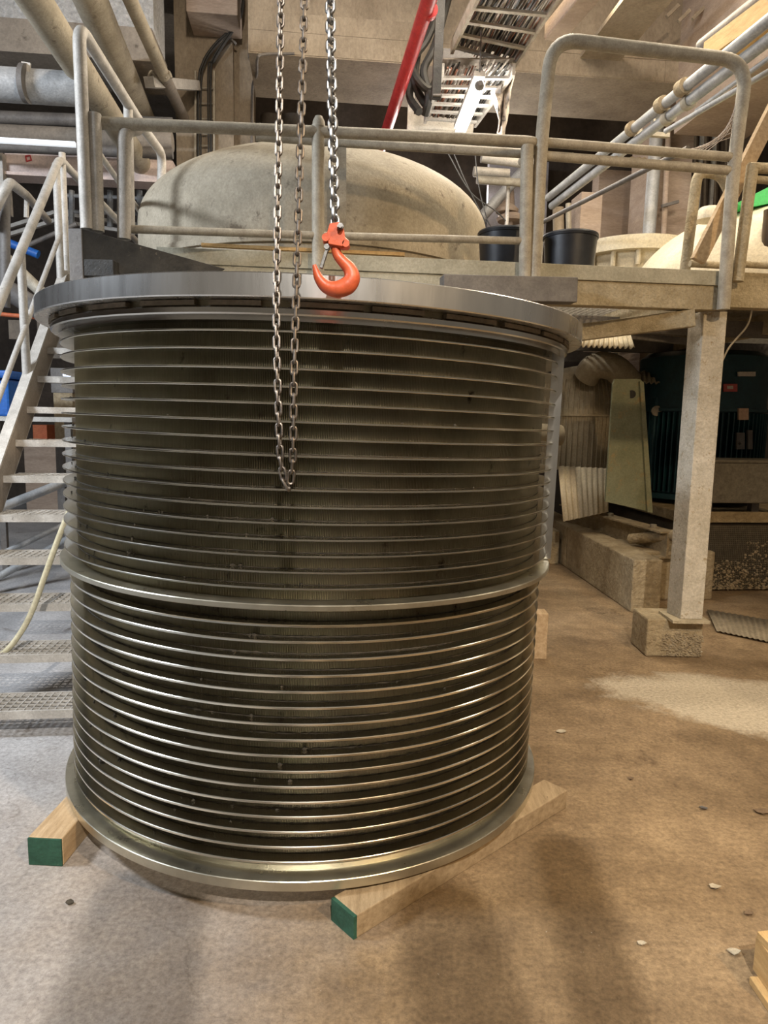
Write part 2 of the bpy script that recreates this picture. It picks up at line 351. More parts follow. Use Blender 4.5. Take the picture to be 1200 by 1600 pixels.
for h_ in lows+ups[7:]:
    R_ = .891 if h_ < .95 else .906; t_ = .0045 if h_ < .95 else .003; n = 520; n0 = len(mb.v); w_ = 1 if h_ < .95 else .5
    for k in range(n):
        a = 2*pi*k/n; g_ = (.5+.5*sin(a*7+h_*40)*sin(a*3.1+h_*17))*w_; z_ = Z(h_)+t_
        e = random.uniform(.1, 1)*g_
        mb.v += [V((R_*cos(a), R_*sin(a), z_+.001+.006*e)), V(((R_+.001+.006*e)*cos(a), (R_+.001+.006*e)*sin(a), z_+.0008)), V((R_*cos(a), R_*sin(a), z_-.0004))]
    for k in range(n):
        j = (k+1) % n; a, b = n0+3*k, n0+3*j; mb.f += [(a, a+1, b+1, b), (a+1, a+2, b+2, b+1)]
tag(part(mb, 'grime_line', GRIME), 'ragged dark grime where the rings meet the screen', kind='stuff')
# pulp lumps caught on rings
mb = MB()
for k in range(170):
    if k < 90: a = rad(random.uniform(195, 275)); h_ = random.choice(lows+ups[8:])
    else: a = rad(random.uniform(185, 345)); h_ = random.choice(lows[:6]+ups)
    up_ = h_ > .95; r = (.905 if up_ else .89)+random.uniform(.002, .02)
    s0 = random.uniform(.003, .010)*(1.0 if k < 60 else .55)
    c = V((r*cos(a), r*sin(a), Z(h_)+.004+s0*.4)); n0 = len(mb.v)
    ico = [(0, 0, 1), (.9, 0, .2), (.3, .85, .1), (-.7, .5, .3), (-.7, -.5, .1), (.3, -.85, .3), (0, 0, -.8)]
    mb.add([c+V(p)*s0*random.uniform(.7, 1.3) for p in ico], [(0, 1, 2), (0, 2, 3), (0, 3, 4), (0, 4, 5), (0, 5, 1), (6, 2, 1), (6, 3, 2), (6, 4, 3), (6, 5, 4), (6, 1, 5)])
tag(part(mb, 'pulp_lumps', GRIME, smooth=True), 'dark dried pulp lumps stuck on the rings', kind='stuff')
# ================================================================== TIMBERS
def timber(p0, p1, wd, h_, label, endface=True, name='timber_beam', wm=None):
    p0 = V((p0[0], p0[1], 0)); p1 = V((p1[0], p1[1], 0))
    t = thing(name, label, 'timber', p0)
    d = (p1-p0).normalized()
    MB().bar(p0+d*.006+EZ*h_/2, p1+EZ*h_/2, wd, h_).build('block', wm or WOOD, t, bevel=.004)
    if endface: MB().bar(p0+EZ*h_/2, p0+d*.0065+EZ*h_/2, wd-.004, h_-.004).build('painted_end', GREEN, t)
    return t
a = at_z(71, 1353, 0); a2 = at_z(118, 1205, .1); 
timber((a.x, a.y), (-1.02, a.y+1.75), .118, .098, 'timber beam with green painted end under the left edge of the basket')
bL = at_z(517, 1437, 0); bR = at_z(555, 1468, 0); fR = at_z(885, 1262, 0)
dd = (fR-bR); dd.z = 0; dn = dd.normalized(); side = V((-dn.y, dn.x, 0)); wB = abs((bL-bR).dot(side))
c0 = bR+side*wB/2; t2 = timber((c0.x, c0.y), ((c0+dd).x, (c0+dd).y), wB, .074, 'long timber beam with green painted end under the front right of the basket', False, wm=WOODD)
mb = MB(); P = [bL, bR, bR+dn*.004, bL+dn*.004]; 
cc = bL.copy(); mbf = MB(); up = EZ*.078
mbf.hexa([bR, bL, bL+dn*.0, bR+dn*.0, bR+up, bL+up, bL+up, bR+up]) if False else None
q = -dn*.005
MB().hexa([c0+side*-wB/2*.97+q, c0+side*wB/2*.97+q, c0+side*wB/2*.97+dn*.008, c0-side*wB/2*.97+dn*.008]+[v+EZ*.072 for v in (c0+side*-wB/2*.97+q, c0+side*wB/2*.97+q, c0+side*wB/2*.97+dn*.008, c0-side*wB/2*.97+dn*.008)]).build('painted_end', GREEN, t2)
p = at_z(845, 1030, 0)
tag(MB().box(p.x-.5, p.x+.035, p.y, p.y+.11, 0, .30).build('wooden_block', WOOD, bevel=.004), 'short upright wooden block just behind the right edge of the basket', 'block')
# ================================================================== CHAINS
def link_mesh(pitch, wid, r, mt, name='link'):
    path = []; hl = pitch/2+r*.0; hw = wid/2-r; st = pitch/2+r-hw
    for k in range(9): a_ = pi*k/8; path.append(V((hw*cos(a_), 0, st+hw*sin(a_))))
    for k in range(9): a_ = pi+pi*k/8; path.append(V((hw*cos(a_), 0, -st+hw*sin(a_))))
    return MB().tube(path, r, 8, closed=True)
def chain(root, path, pitch, wid, r, mt, tw=0.0):
    P = [V(p) for p in path]; L = [0]
    for i in range(1, len(P)): L.append(L[-1]+(P[i]-P[i-1]).length)
    n = int(L[-1]/pitch); me = None; i = 0; prevx = None
    for k in range(n):
        s = (k+.5)*pitch
        while L[i+1] < s: i += 1
        t = (s-L[i])/(L[i+1]-L[i]); c = P[i].lerp(P[i+1], t); d = (P[i+1]-P[i]).normalized()
        if prevx is None: prevx = V((1, 0, 0))
        x = (prevx-d*prevx.dot(d)).normalized(); prevx = x
        a_ = (pi/2 if k % 2 else 0)+tw+random.uniform(-.12, .12)
        xx = x*cos(a_)+d.cross(x)*sin(a_); yy = d.cross(xx)
        if me is None:
            o = link_mesh(pitch, wid, r, mt).build('link', mt, root, smooth=True, local=True); me = o.data
        else:
            o = bpy.data.objects.new('link', me); C.objects.link(o); o.parent = root
        M3 = Matrix((xx, yy, d)).transposed().to_4x4(); M3.translation = c-root.location; o.matrix_local = M3
def chy(z): return 1.63+max(0, z-1.5)*.16
def cpt(px, py):
    y = 1.63
    for _ in range(4): y = chy(at_y(px, py, y).z)
    return at_y(px, py, y)
top = at_y(440, 0, 1.8)
hp = [cpt(*p) for p in ((442, -240), (439, 0), (436, 200), (433, 380), (432, 500), (434, 600), (437, 690), (440, 728), (445, 752), (449, 758), (454, 749), (457, 722), (458, 690), (459, 600), (462, 480), (465, 380), (470, 200), (476, 0), (481, -240))]
hand = thing('hand_chain', 'long thin steel hand chain hanging in a loop in front of the basket', 'chain', hp[9])
chain(hand, smoothpath(hp, 6), .0255, .0200, .0034, CHAIN, .2)
lp = [cpt(*p) for p in ((512, -240), (516, 0), (518, 120), (521, 240), (524, 362))]
load = thing('load_chain', 'thicker bright steel chain carrying the orange hook', 'chain', lp[-1])
chain(load, lp, .0235, .0275, .0040, CHAINL, .35)
# ------------------------------------------------------------------ HOOK
hk = thing('lifting_hook', 'orange painted lifting hook with safety latch hanging from the load chain', 'hook', cpt(525, 460))
HY = chy(cpt(525, 400).z)
def H(px, py, dy=0): q_ = at_y(px, py, HY); q_.y += dy; return q_
k_ = (H(600, 400)-H(500, 400)).length/100       # metres per pixel
path = smoothpath([H(524, 386), H(527, 398), H(535, 408), H(546, 420), H(550, 434), H(543, 446), H(527, 452), H(510, 448), H(499, 436), H(494, 424), H(491, 414)], 6)
rr = [7.5, 7.5, 8.5, 10.5, 13, 14, 13, 10.5, 8, 5.5, 3.2]
rs = []
for i in range(len(path)):
    t = i/(len(path)-1)*(len(rr)-1); j = min(int(t), len(rr)-2); rs.append((rr[j]*(1-(t-j))+rr[j+1]*(t-j))*k_)
MB().tube(path, rs, 14).build('hook_body', HOOK, hk, smooth=True)
# clevis block : two cheeks and a pin
def cheek(dy):
    return MB().plate([H(p[0], p[1], dy) for p in ((516, 352), (530, 350), (537, 356), (540, 378), (536, 388), (514, 384), (512, 366))], (0, .006, 0))
cheek(-.018).build('clevis_cheek', HOOK, hk, bevel=.0015); cheek(.012).build('clevis_cheek', HOOK, hk, bevel=.0015)
MB().plate([H(p[0], p[1], -.012) for p in ((507, 366), (514, 364), (538, 370), (546, 378), (545, 388), (536, 390), (520, 386), (505, 382))], (0, .026, 0)).build('swivel_block', HOOK, hk, bevel=.003)
MB().tube([H(510, 374, -.02), H(510, 374, .02)], 6*k_, 14).build('swivel_lug', HOOK, hk, smooth=True)
MB().tube([H(541, 383, -.018), H(541, 383, .018)], 5.5*k_, 14).build('swivel_lug', HOOK, hk, smooth=True)
b_ = MB().tube([H(533, 358, -.034), H(533, 358, .024)], 3.6*k_, 12).tube([H(533, 358, -.027), H(533, 358, -.019)], 5.2*k_, 6)
b_.build('clevis_pin', CHAINL, hk, smooth=True)
lt_ = MB().bar(H(512, 388, -.005), H(502, 420, -.005), 5*k_, .012, V((0, 1, 0))).build('safety_latch', CHAINL, hk, bevel=.001)
MB().tube([H(511, 387, -.014), H(511, 387, .010)], 4.2*k_, 12).build('latch_pin', CHAINL, lt_, smooth=True)
# ================================================================== PLATFORM
DZ = 2.42
Bf = 4.05
deck = thing('steel_platform', 'raised steel platform with pale dusty edge beam behind the basket', 'platform', W(1.9, Bf, 0))
def Bp(px, py, b): return at_b(px, py, b)
eL = Bp(215, 388, Bf); eJ = Bp(838, 411, Bf); eR = Bp(1200, 428, Bf)
ztop = (eJ.z); zbot = Bp(1050, 482, Bf).z
aR = Bp(1130, 440, Bf).dot(ER)
aL = at_b(245, 400, Bf).dot(ER)
MB().wbox(aL, 1.02, Bf, Bf+.09, zbot, ztop).build('edge_beam', BEAMP, deck, bevel=.004)
MB().wbox(1.025, aR-.02, Bf+.0, Bf+.09, zbot, ztop).build('edge_beam', BEAMT, deck, bevel=.004)
MB().wbox(aR+.02, 5.2, Bf-.0, Bf+.09, zbot+.02, ztop).build('edge_beam', BEAMT, deck, bevel=.004)
MB().wbox(aL, aR-.03, Bf-.012, Bf, (zbot+ztop)/2+.028, ztop-.002).build('kick_plate', BEAMP, deck, bevel=.002)
# grating deck : bearing bars, real gaps
def grating(name, a0, a1, b0, b1, z, step=.05):
    mb = MB(); n = int((a1-a0)/step)
    for k in range(n+1): a_ = a0+k*step; mb.wbox(a_, a_+.006, b0, b1, z-.03, z)
    m_ = int((b1-b0)/.12)
    for k in range(m_+1): b_ = b0+k*.12; mb.wbox(a0, a1, b_, b_+.006, z-.012, z-.002)
    return tag(mb.build(name, GALV, deck), kind='stuff')
grating('deck_grating', 1.15, 5.1, Bf+.1, 8.2, DZ)
grating('deck_grating', aL, 1.12, Bf+.1, Bf+.45, DZ)
for a_ in (1.13, 2.4, 3.6): MB().wbox(a_, a_+.07, Bf+.1, 8.2, zbot+.05, DZ-.032).build('joist', BEAMT, deck)
for b_ in (5.4, 6.8, 8.1): MB().wbox(1.2, 5.1, b_, b_+.08, zbot+.03, DZ-.09).build('joist', GREYB, deck)
# diagonal brace beam under deck, left of the post
q0 = Bp(905, 520, Bf+.25); q1 = Bp(1085, 497, Bf+.02)
MB().bar(q0, q1, .06, .10).build('brace', BEAMT, deck, bevel=.003)
# post with plinth
pp = thing('support_post', 'tall square dusty steel post carrying the platform, standing on a concrete plinth', 'post', at_y(1075, 950, 4.30))
pb = at_y(1080, 960, 4.34); ptop = V((pb.x, pb.y, zbot))
xb = pb
MB().hexa([V((xb.x-.075, xb.y-.02, .27)), V((xb.x+.065, xb.y-.02, .27)), V((xb.x+.065, xb.y+.13, .27)), V((xb.x-.105, xb.y+.13, .27)),
           V((xb.x-.075, xb.y-.02, zbot)), V((xb.x+.065, xb.y-.02, zbot)), V((xb.x+.065, xb.y+.13, zbot)), V((xb.x-.105, xb.y+.13, zbot))]).build('column', mat('post_dust', (.46, .41, .32), (.64, .58, .48), 9, .9, 0, .8, 50, (.36, .28, .17), .62), pp, bevel=.004)
MB().box(xb.x-.14, xb.x+.10, xb.y-.06, xb.y+.17, .25, .27).build('base_plate', BEAMT, pp, bevel=.002)
pl = at_z(1035, 1028, 0)
plx0, plx1 = at_y(1012, 1000, pl.y).x, at_y(1100, 1000, pl.y).x
tg = MB().box(plx0, plx1, pl.y+.02, pl.y+.30, 0, .252).build('concrete_plinth', LOWW, bevel=.012)
tag(tg, 'small square concrete plinth crusted with splashes under the platform post', 'plinth')
mb = MB()
for k in range(420):
    x = random.uniform(plx0+.10, plx1); z = random.uniform(0, .17)*(1-.4*abs((x-plx0)/(plx1-plx0)-.6)); s0 = random.uniform(.004, .013)
    c = V((x, pl.y+.018, max(z, .008))); 
    mb.add([c+V(p)*s0*random.uniform(.6, 1.3) for p in [(0, 0, 1), (.9, 0, .2), (.3, -.85, .1), (-.7, -.5, .3), (-.7, .3, .1), (0, 0, -.3)]], [(0, 1, 2), (0, 2, 3), (0, 3, 4), (5, 2, 1), (5, 3, 2), (5, 4, 3), (0, 4, 1), (5, 1, 4)])
tag(mb.build('splash_crust', PULPC, tg), kind='stuff')
# dark beams on the left and right of the basket
dk = thing('black_edge_beam', 'black scuffed steel beam with bevelled end above the left of the basket', 'beam', at_y(125, 356, 3.55))
pA = at_y(128, 357, 3.56); pB = at_y(352, 420, 3.86)
dv = (pB-pA); dh = dv.normalized(); sd = V((-dh.y, dh.x, 0))
hb = .17
MB().add([pA, pB, pB-dh*.20-EZ*hb, pA-EZ*hb, pA+sd*.1, pB+sd*.1, pB-dh*.20-EZ*hb+sd*.1, pA-EZ*hb+sd*.1],
         [(0, 1, 2, 3), (7, 6, 5, 4), (0, 4, 5, 1), (1, 5, 6, 2), (2, 6, 7, 3), (3, 7, 4, 0)]).build('web_plate', DARKB, dk, bevel=.003)
e0 = at_y(106, 357, pA.y+.0)
MB().hexa([V((e0.x, pA.y, pA.z-.30)), V((pA.x, pA.y-.004, pA.z-.30)), V((pA.x, pA.y+.1, pA.z-.30)), V((e0.x, pA.y+.1, pA.z-.30)), V((e0.x, pA.y, pA.z)), V((pA.x, pA.y-.004, pA.z)), V((pA.x, pA.y+.1, pA.z)), V((e0.x, pA.y+.1, pA.z))]).build('end_plate', GREYB, dk, bevel=.004)
q = at_y(178, 432, pA.y)
MB().box(pA.x, q.x, pA.y, pA.y+.09, q.z, at_y(150, 405, pA.y).z).build('bracket', DARKB, dk, bevel=.004)
tag(MB().bar(at_b(690, 451, Bf-.14), at_b(897, 455, Bf-.10), .10, .135).build('grey_cross_beam', GREYB, bevel=.004), 'dark grey box beam lying across behind the right of the basket flange', 'beam')
tag(MB().bar(at_b(315, 383, Bf+.02)+EZ*.0, at_b(632, 398, Bf+.02), .03, .018).build('wooden_lath', WOODB), 'long thin yellow wooden lath lying on the platform edge', 'lath')
# ------------------------------------------------------------------ railings
fr = thing('guard_railing', 'low two-rail guard railing of grey pipe along the platform edge behind the chains', 'railing', Bp(497, 405, Bf-.04))
rb = Bf-.045
MB().tube([Bp(497, 438, rb), Bp(497, 196, rb)], .034, 16).lathe([(0, .05), (.02, .045), (.032, .02), (.036, -.01)], 16, Bp(498, 196, rb)).build('post', GALV, fr, smooth=True)
MB().bar(Bp(533, 400, rb+.35), Bp(533, 232, rb+.35), .06, .04, EF).build('post', GALV, fr)
MB().tube([Bp(820, 438, rb), Bp(824, 228, rb)], .036, 16).build('post', GALV, fr, smooth=True)
Lp = at_y(150, 192, 3.67)
MB().tube(rounded([Lp, Bp(500, 206, rb), Bp(700, 215, rb), Bp(838, 222, rb), Bp(842, 222, rb)+EF*.3], .05), .030, 14).build('top_rail', GALV, fr, smooth=True)
MB().tube([Bp(400, 213, rb+.36), Bp(520, 222, rb+.36), Bp(820, 240, rb+.12)], .026, 12).build('rear_rail', GALV, fr, smooth=True)
MB().tube([at_y(200, 358, 3.73), Bp(500, 368, rb), Bp(838, 377, rb)], .021, 12).build('lower_rail', GALV, fr, smooth=True)
hr = thing('tall_rail_hoop', 'tall rounded hoop railing of grey pipe on the right of the platform', 'railing', Bp(840, 430, rb))
MB().tube(rounded([Bp(834, 438, rb), Bp(846, 222, rb), Bp(862, 60, rb), Bp(1168, 96, rb), Bp(1146, 262, rb), Bp(1130, 484, rb)], .16, 7), .037, 16).build('hoop', GALV, hr, smooth=True)
MB().tube([Bp(846, 222, rb), Bp(1148, 246, rb)], .026, 12).build('cross_rail', GALV, hr, smooth=True)
MB().tube([Bp(846, 243, rb), Bp(1146, 267, rb)], .026, 12).build('cross_rail', GALV, hr, smooth=True)
mb = MB()
for k in range(90):
    x = random.choice((random.gauss(1085, 18), random.uniform(900, 1130), random.gauss(960, 25))); c = Bp(x, 243+(x-846)*24/300-2+random.uniform(-5, 1), rb-.0); s0 = random.uniform(.006, .018)
    mb.add([c+V(p)*s0*random.uniform(.6, 1.4) for p in [(0, 0, .6), (1.2, 0, .1), (.3, -.6, .1), (-1.1, -.4, .1), (-.7, .5, .1), (0, 0, -.4)]], [(0, 1, 2), (0, 2, 3), (0, 3, 4), (5, 2, 1), (5, 3, 2), (5, 4, 3), (0, 4, 1), (5, 1, 4)])
tag(mb.build('dust_clumps', PULPC, hr), kind='stuff')
mb = MB()
for k in range(9):
    mb.tube(smoothpath([Bp(1152-k, 150+k*8, rb), Bp(1138-k*5, 205+k*3, rb+.02), Bp(1100-k*7, 240, rb)], 5), .002, 4)
tag(mb.build('cobweb_strands', WEB, hr), kind='stuff')
h2 = thing('side_railing', 'dusty flat-topped railing at the far right of the platform', 'railing', Bp(1160, 430, rb))
MB().tube([Bp(1152, 440, rb), Bp(1176, 258, rb)], .034, 14).build('post', BEAMT, h2, smooth=True)
MB().tube([Bp(1170, 262, rb), Bp(1215, 264, rb)], .03, 12).build('top_rail', BEAMT, h2, smooth=True)
MB().tube([Bp(1175, 280, rb), Bp(1215, 283, rb)], .022, 12).build('top_rail', BEAMT, h2, smooth=True)
MB().tube([Bp(1145, 412, rb+.02), Bp(1215, 416, rb+.02)], .02, 12).build('lower_rail', BEAMT, h2, smooth=True)
h3 = thing('short_rail_hoop', 'short dusty hoop railing behind the leaning plank on the right', 'railing', Bp(1070, 418, rb+.5))
MB().tube(rounded([Bp(1070, 424, rb+.5), Bp(1090, 268, rb+.5), Bp(1126, 272, rb+.5), Bp(1140, 300, rb+.5)], .07), .034, 12).build('hoop', BEAMT, h3, smooth=True)
MB().tube([Bp(1078, 412, rb+.4), Bp(1130, 415, rb+.4)], .022, 10).build('lower_rail', BEAMT, h3, smooth=True)
tag(MB().bar(Bp(1090, 408, rb+.25), Bp(1215, 160, rb+.15), .085, .05, EF).build('leaning_plank', WOOD, bevel=.003), 'sawn wooden plank leaning diagonally behind the right railing', 'plank')
# left railings
lf = thing('tall_receding_railing', 'tall pale pipe railing with rounded top running away on the left', 'railing', at_y(135, 352, 3.62))
zt = at_y(122, 40, 3.62).z
A = [at_y(136, 358, 3.62), at_y(123, 40, 3.62), at_z(205, 170, zt), at_z(228, 206, zt)]
dr = at_z(228, 206, zt); p4 = at_y(253, 240, dr.y+.5); p5 = at_y(252, 292, p4.y+.02)
MB().tube(rounded(A+[p4, p5], .09), .031, 16).build('handrail', GALVW, lf, smooth=True)
dr2 = at_z(200, 165, zt)
MB().tube([dr2, at_y(204, 365, dr2.y)], .028, 12).build('post', GALVW, lf, smooth=True)
MB().tube([at_y(137, 215, 3.66), at_y(185, 283, 4.6), at_y(232, 350, 5.8)], .017, 10).build('middle_rail', GALVW, lf, smooth=True)
MB().tube([at_y(140, 298, 3.66), at_y(190, 350, 4.5)], .017, 10).build('middle_rail', GALVW, lf, smooth=True)
l2 = thing('short_corner_posts', 'pair of stubby pale pipe posts standing on the black beam', 'railing', at_y(152, 360, 3.72))
MB().tube([at_y(152, 362, 3.65), at_y(147, 178, 3.65)], .034, 16).build('post', GALVW, l2, smooth=True)
MB().tube(rounded([at_y(194, 374, 3.71), at_y(194, 205, 3.71), at_y(215, 200, 3.8)], .05), .034, 16).build('post', GALVW, l2, smooth=True)
# ================================================================== TANK behind
ty, tx = 5.75, at_y(494, 360, 5.75).x
tk = thing('dished_tank', 'big dusty tank with domed top rising through the platform', 'tank', (tx, ty, 0))
R, zc, c_ = 1.335, 2.90, .54
prof = [(R-.02, 1.2), (R, 2.2), (R, zc-.05)]
for k in range(0, 25):
    t = pi/2*k/24; prof.append((R*cos(t)**.95 if k < 24 else 0.0, zc+c_*sin(t)))
MB().lathe(prof, 96, (tx, ty, 0)).build('dome_shell', TANK, tk, smooth=True)
MB().lathe([(R, 2.56), (R+.02, 2.56), (R+.02, 2.60), (R, 2.60)], 96, (tx, ty, 0), closed=True).build('seam_band', TANK, tk, smooth=True)
# second tank
qx = at_y(1215, 400, 5.9)
t3 = thing('cream_tank', 'smooth cream domed tank at the right edge behind the plank', 'tank', (qx.x, 5.9, 0))
R3 = qx.x-at_y(990, 412, 5.9).x; z3 = 2.45
prof = [(R3, 2.43)]+[(R3*cos(pi/2*k/20)**.9 if k < 20 else 0, z3+.78*sin(pi/2*k/20)) for k in range(21)]
MB().lathe(prof, 72, (qx.x, 5.9, 0)).build('dome_shell', CREAM, t3, smooth=True)
MB().lathe([(.0, 0), (.10, 0), (.10, .05), (.07, .09), (0, .10)], 20, at_y(1108, 345, 5.35)).build('manhole_knob', CREAM, t3, smooth=True)
gp = at_b(1195, 330, 5.0)
tag(MB().plate([at_b(1150, 318, 5.0), at_b(1215, 285, 5.0), at_b(1215, 315, 5.0), at_b(1165, 325, 5.0)], EF*.25).build('green_sheet', LIME), 'bright green plastic sheet lying on the cream tank', 'sheet')
tag(MB().tube([at_b(1206, 328, 4.7), at_b(1200, 400, 4.7)], .05, 12).build('dark_bottle', mat('amber_black', (.03, .02, .01), (.12, .07, .02), 9, .4, 0, 0, 1), smooth=True), 'dark bottle-shaped cylinder at the right edge of the cream tank', 'cylinder')
t4 = thing('bolted_tank', 'cream round vessel with bolted rim between the black tub and the cream tank', 'tank', at_y(985, 412, 6.9))
R4 = .5; c4 = at_y(990, 372, 6.9); c4.z = at_y(990, 388, 6.9-R4).z
MB().lathe([(R4-.05, -.6), (R4-.05, 0), (R4+.04, 0), (R4+.04, .12), (R4-.05, .12), (0, .16)], 48, c4).build('shell', CREAM, t4, smooth=True)
for k in range(14):
    a_ = 2*pi*k/14; MB().tube([c4+V(((R4-.02)*cos(a_), (R4-.02)*sin(a_), -.13)), c4+V(((R4-.02)*cos(a_), (R4-.02)*sin(a_), -.0))], .022, 8).build('bolt', CREAM, t4, smooth=True)
# tubs
def tub(px0, px1, yt, yb, b, label):
    l, r = at_b(px0, yt, b), at_b(px1, yt, b); bt = DZ+.001
    c = (l+r)/2; R_ = (r-l).length/2; h_ = c.z-bt; o = V((c.x, c.y, bt))+EF*R_*.2
    t = thing('black_tub', label, 'tub', o, 'black tubs on the platform')
    MB().lathe([(0, 0), (R_*.86, 0), (R_*.97, h_*.93), (R_*.92, h_*.93), (R_*.82, .01), (0, .01)], 40, o).build('body', TUB, t, smooth=True)
    MB().lathe([(R_*.92, h_*.90), (R_*1.0, h_*.90), (R_*1.02, h_*.96), (R_*.99, h_), (R_*.91, h_)], 40, o, closed=True).build('rim', TUB, t, smooth=True)
tub(750, 836, 361, 408, Bf+.35, 'black plastic tub on the platform just left of the tall hoop railing')
tub(853, 936, 366, 413, Bf+.35, 'black plastic tub on the platform just right of the tall hoop leg')
# ================================================================== STAIRCASE left
st = thing('steel_staircase', 'pale galvanised steel staircase with open grating treads going up behind the basket', 'staircase', (-2.2, 3.2, 0))
EFs = V((-.12, 1, 0)).normalized(); ERs = V((EFs.y, -EFs.x, 0))
def S(n, a_=0, z=0):   # tread n: position along the stair, a across
    return V((-1.73, 0, 0))+EFs*((4.42+.2*n))+ERs*a_+EZ*(1.535+.2*n+z)
WD = .86
for a_ in (0, WD):
    P = [S(-7.4, a_, -.16), S(4.6, a_, -.16), S(4.6, a_, .07), S(-7.4, a_, .07)]
    MB().plate(P, ERs*.012).build('stringer', mat('stringer_brown', (.22, .18, .14), (.32, .27, .22), 6, .8), st)  # stringer webs in a darker brown than their flanges
    MB().bar(S(-7.4, a_-.02, .08), S(4.6, a_-.02, .08), .06, .012, EZ).bar(S(-7.4, a_-.02, -.17), S(4.6, a_-.02, -.17), .06, .012, EZ).build('stringer_flange', GALVW, st)
for n in range(-7, 5):
    mb = MB(); f0 = S(n, .01, 0); 
    def T(a_, b_, z): return f0+ERs*a_+EFs*b_+EZ*z
    def tb(a0, a1, b0, b1, z0, z1): mb.hexa([T(a0, b0, z0), T(a1, b0, z0), T(a1, b1, z0), T(a0, b1, z0), T(a0, b0, z1), T(a1, b0, z1), T(a1, b1, z1), T(a0, b1, z1)])
    tb(0, WD-.02, 0, .012, -.04, .0); tb(0, WD-.02, .22, .23, -.035, 0)
    for k in range(24): tb(.01+k*.035, .014+k*.035, .01, .22, -.028, -.001)
    for k in range(5): tb(0, WD-.02, .04+.04*k, .044+.04*k, -.012, -.002)
    mb.build('tread', GALVW, st)
hz = .86
MB().tube(rounded([S(-7, -.02, hz-.05), S(4.6, -.02, hz+.0), S(4.6, -.02, hz)+EFs*2.6], .08), .029, 14).build('handrail', GALVW, st, smooth=True)
MB().tube([S(-7, -.02, hz-.5), S(4.4, -.02, hz-.48)], .017, 10).build('middle_rail', GALVW, st, smooth=True)
for n, tp in ((.7, hz-.03), (4.35, hz), (-5, hz-.04)):
    MB().tube([S(n, -.03, .06), S(n, -.03, tp)], .026, 12).build('post', GALVW, st, smooth=True)
MB().tube([S(4.9, -.02, -.3), S(4.9, -.02, hz)], .024, 12).build('post', GALVW, st, smooth=True)
# hose
hs = [at_y(x, y, 3.30) for x, y in ((112, 790), (103, 812), (88, 850), (70, 900), (50, 955), (30, 992), (4, 1022), (-50, 1060))]+[at_z(-140, 1150, .016), at_z(-240, 1180, .016)]
tag(MB().tube(smoothpath(hs, 8), .014, 12).build('cream_hose', HOSE, smooth=True), 'cream coloured hose drooping to the floor in front of the stairs', 'hose')
# leaning blue-grey ladder-like frame lying behind stairs
fl = thing('floor_rail_frame', 'low pipe frame lying on the floor behind the stair treads', 'frame', at_z(60, 850, 0))
for a_, b_, r_ in (((0, 905), (120, 835), .025), ((0, 870), (110, 815), .02), ((10, 790), (115, 748), .03)):
    p0, p1 = at_y(a_[0]-40, a_[1]+16, 5.5), at_y(b_[0], b_[1], 6.2); MB().tube([p0, p1], r_*1.3, 10).build('pipe', GALVB, fl, smooth=True)
# ================================================================== CONCRETE STRUCTURE BEHIND
colb = 8.0
a0, a1 = at_b(275, 200, colb).dot(ER), at_b(391, 200, colb).dot(ER)
cl = thing('concrete_column', 'wide tan concrete column with cable ladder left of the hanging chains', 'column', W((a0+a1)/2, colb+.3, 0))
am = at_b(365, 200, colb).dot(ER)
MB().wbox(a0, am, colb, colb+.8, 0, 6).build('shaft', CONC, cl)
MB().wbox(am, a1, colb+.1, colb+.8, 0, 6).build('shaft_step', CONC, cl)
c0_ = at_b(292, 22, 7.6); c1_ = at_b(372, 10, 7.6)
cp = MB().wbox(c0_.dot(ER), c1_.dot(ER), 7.55, colb, c0_.z, 6).build('corbel', CONCP, cl, bevel=.01)
# cable ladder
lz = [at_b(318, y, colb-.03) for y in (115, 245)]
ld = thing('cable_ladder', 'narrow steel cable ladder fixed on the concrete column', 'ladder', at_b(318, 245, colb-.03))
for px in (306, 335): MB().bar(at_b(px, 112, colb-.03), at_b(px-.5, 300, colb-.03), .018, .05, EF).build('side_rail', GALV, ld)
for y in (137, 161, 185, 209, 227, 250, 274): MB().tube([at_b(306, y, colb-.04), at_b(335, y+1, colb-.04)], .007, 6).build('rung', GALV, ld)
cb = thing('black_cables', 'bundle of black cables curving down the concrete column', 'cable', at_b(311, 280, colb-.08))
for dx, r_ in ((0, .013), (4, .009)):
    MB().tube(smoothpath([at_b(310+dx, 300, colb-.07), at_b(310+dx, 140, colb-.07), at_b(317+dx, 98, colb-.09), at_b(335+dx, 70, colb-.1), at_b(356+dx, 50, colb-.1), at_b(369+dx, 30, colb-.1), at_b(374+dx*.6, -20, colb-.15)], 8), r_, 8).build('cable', RUBBER, cb, smooth=True)
for dx, r_ in ((0, .013), (-4, .009)):
    MB().tube(smoothpath([at_b(331+dx, 300, colb-.07), at_b(329+dx, 120, colb-.07), at_b(335+dx, 95, colb-.1), at_b(348+dx, 72, colb-.13), at_b(364+dx, 48, colb-.13), at_b(378+dx*.6, 20, colb-.15), at_b(381, -20, colb-.15)], 8), r_, 8).build('cable', RUBBER, cb, smooth=True)
MB().bar(at_b(333, 34, colb-.05), at_b(369, 69, colb-.05), .025, .02).build('clamp_bar', GREYB, cb)
tp_ = thing('thin_conduit', 'thin bent conduit running down the edge of the column behind the left chain', 'conduit', at_b(395, 200, 7.9))
MB().tube(smoothpath([at_b(460, 84, 6.95), at_b(412, 85, 6.95), at_b(402, 92, 6.96), at_b(401, 118, 7.4), at_b(394, 140, 7.95), at_b(393, 240, 7.95)], 6), .012, 8).build('tube', GREYB, tp_, smooth=True)
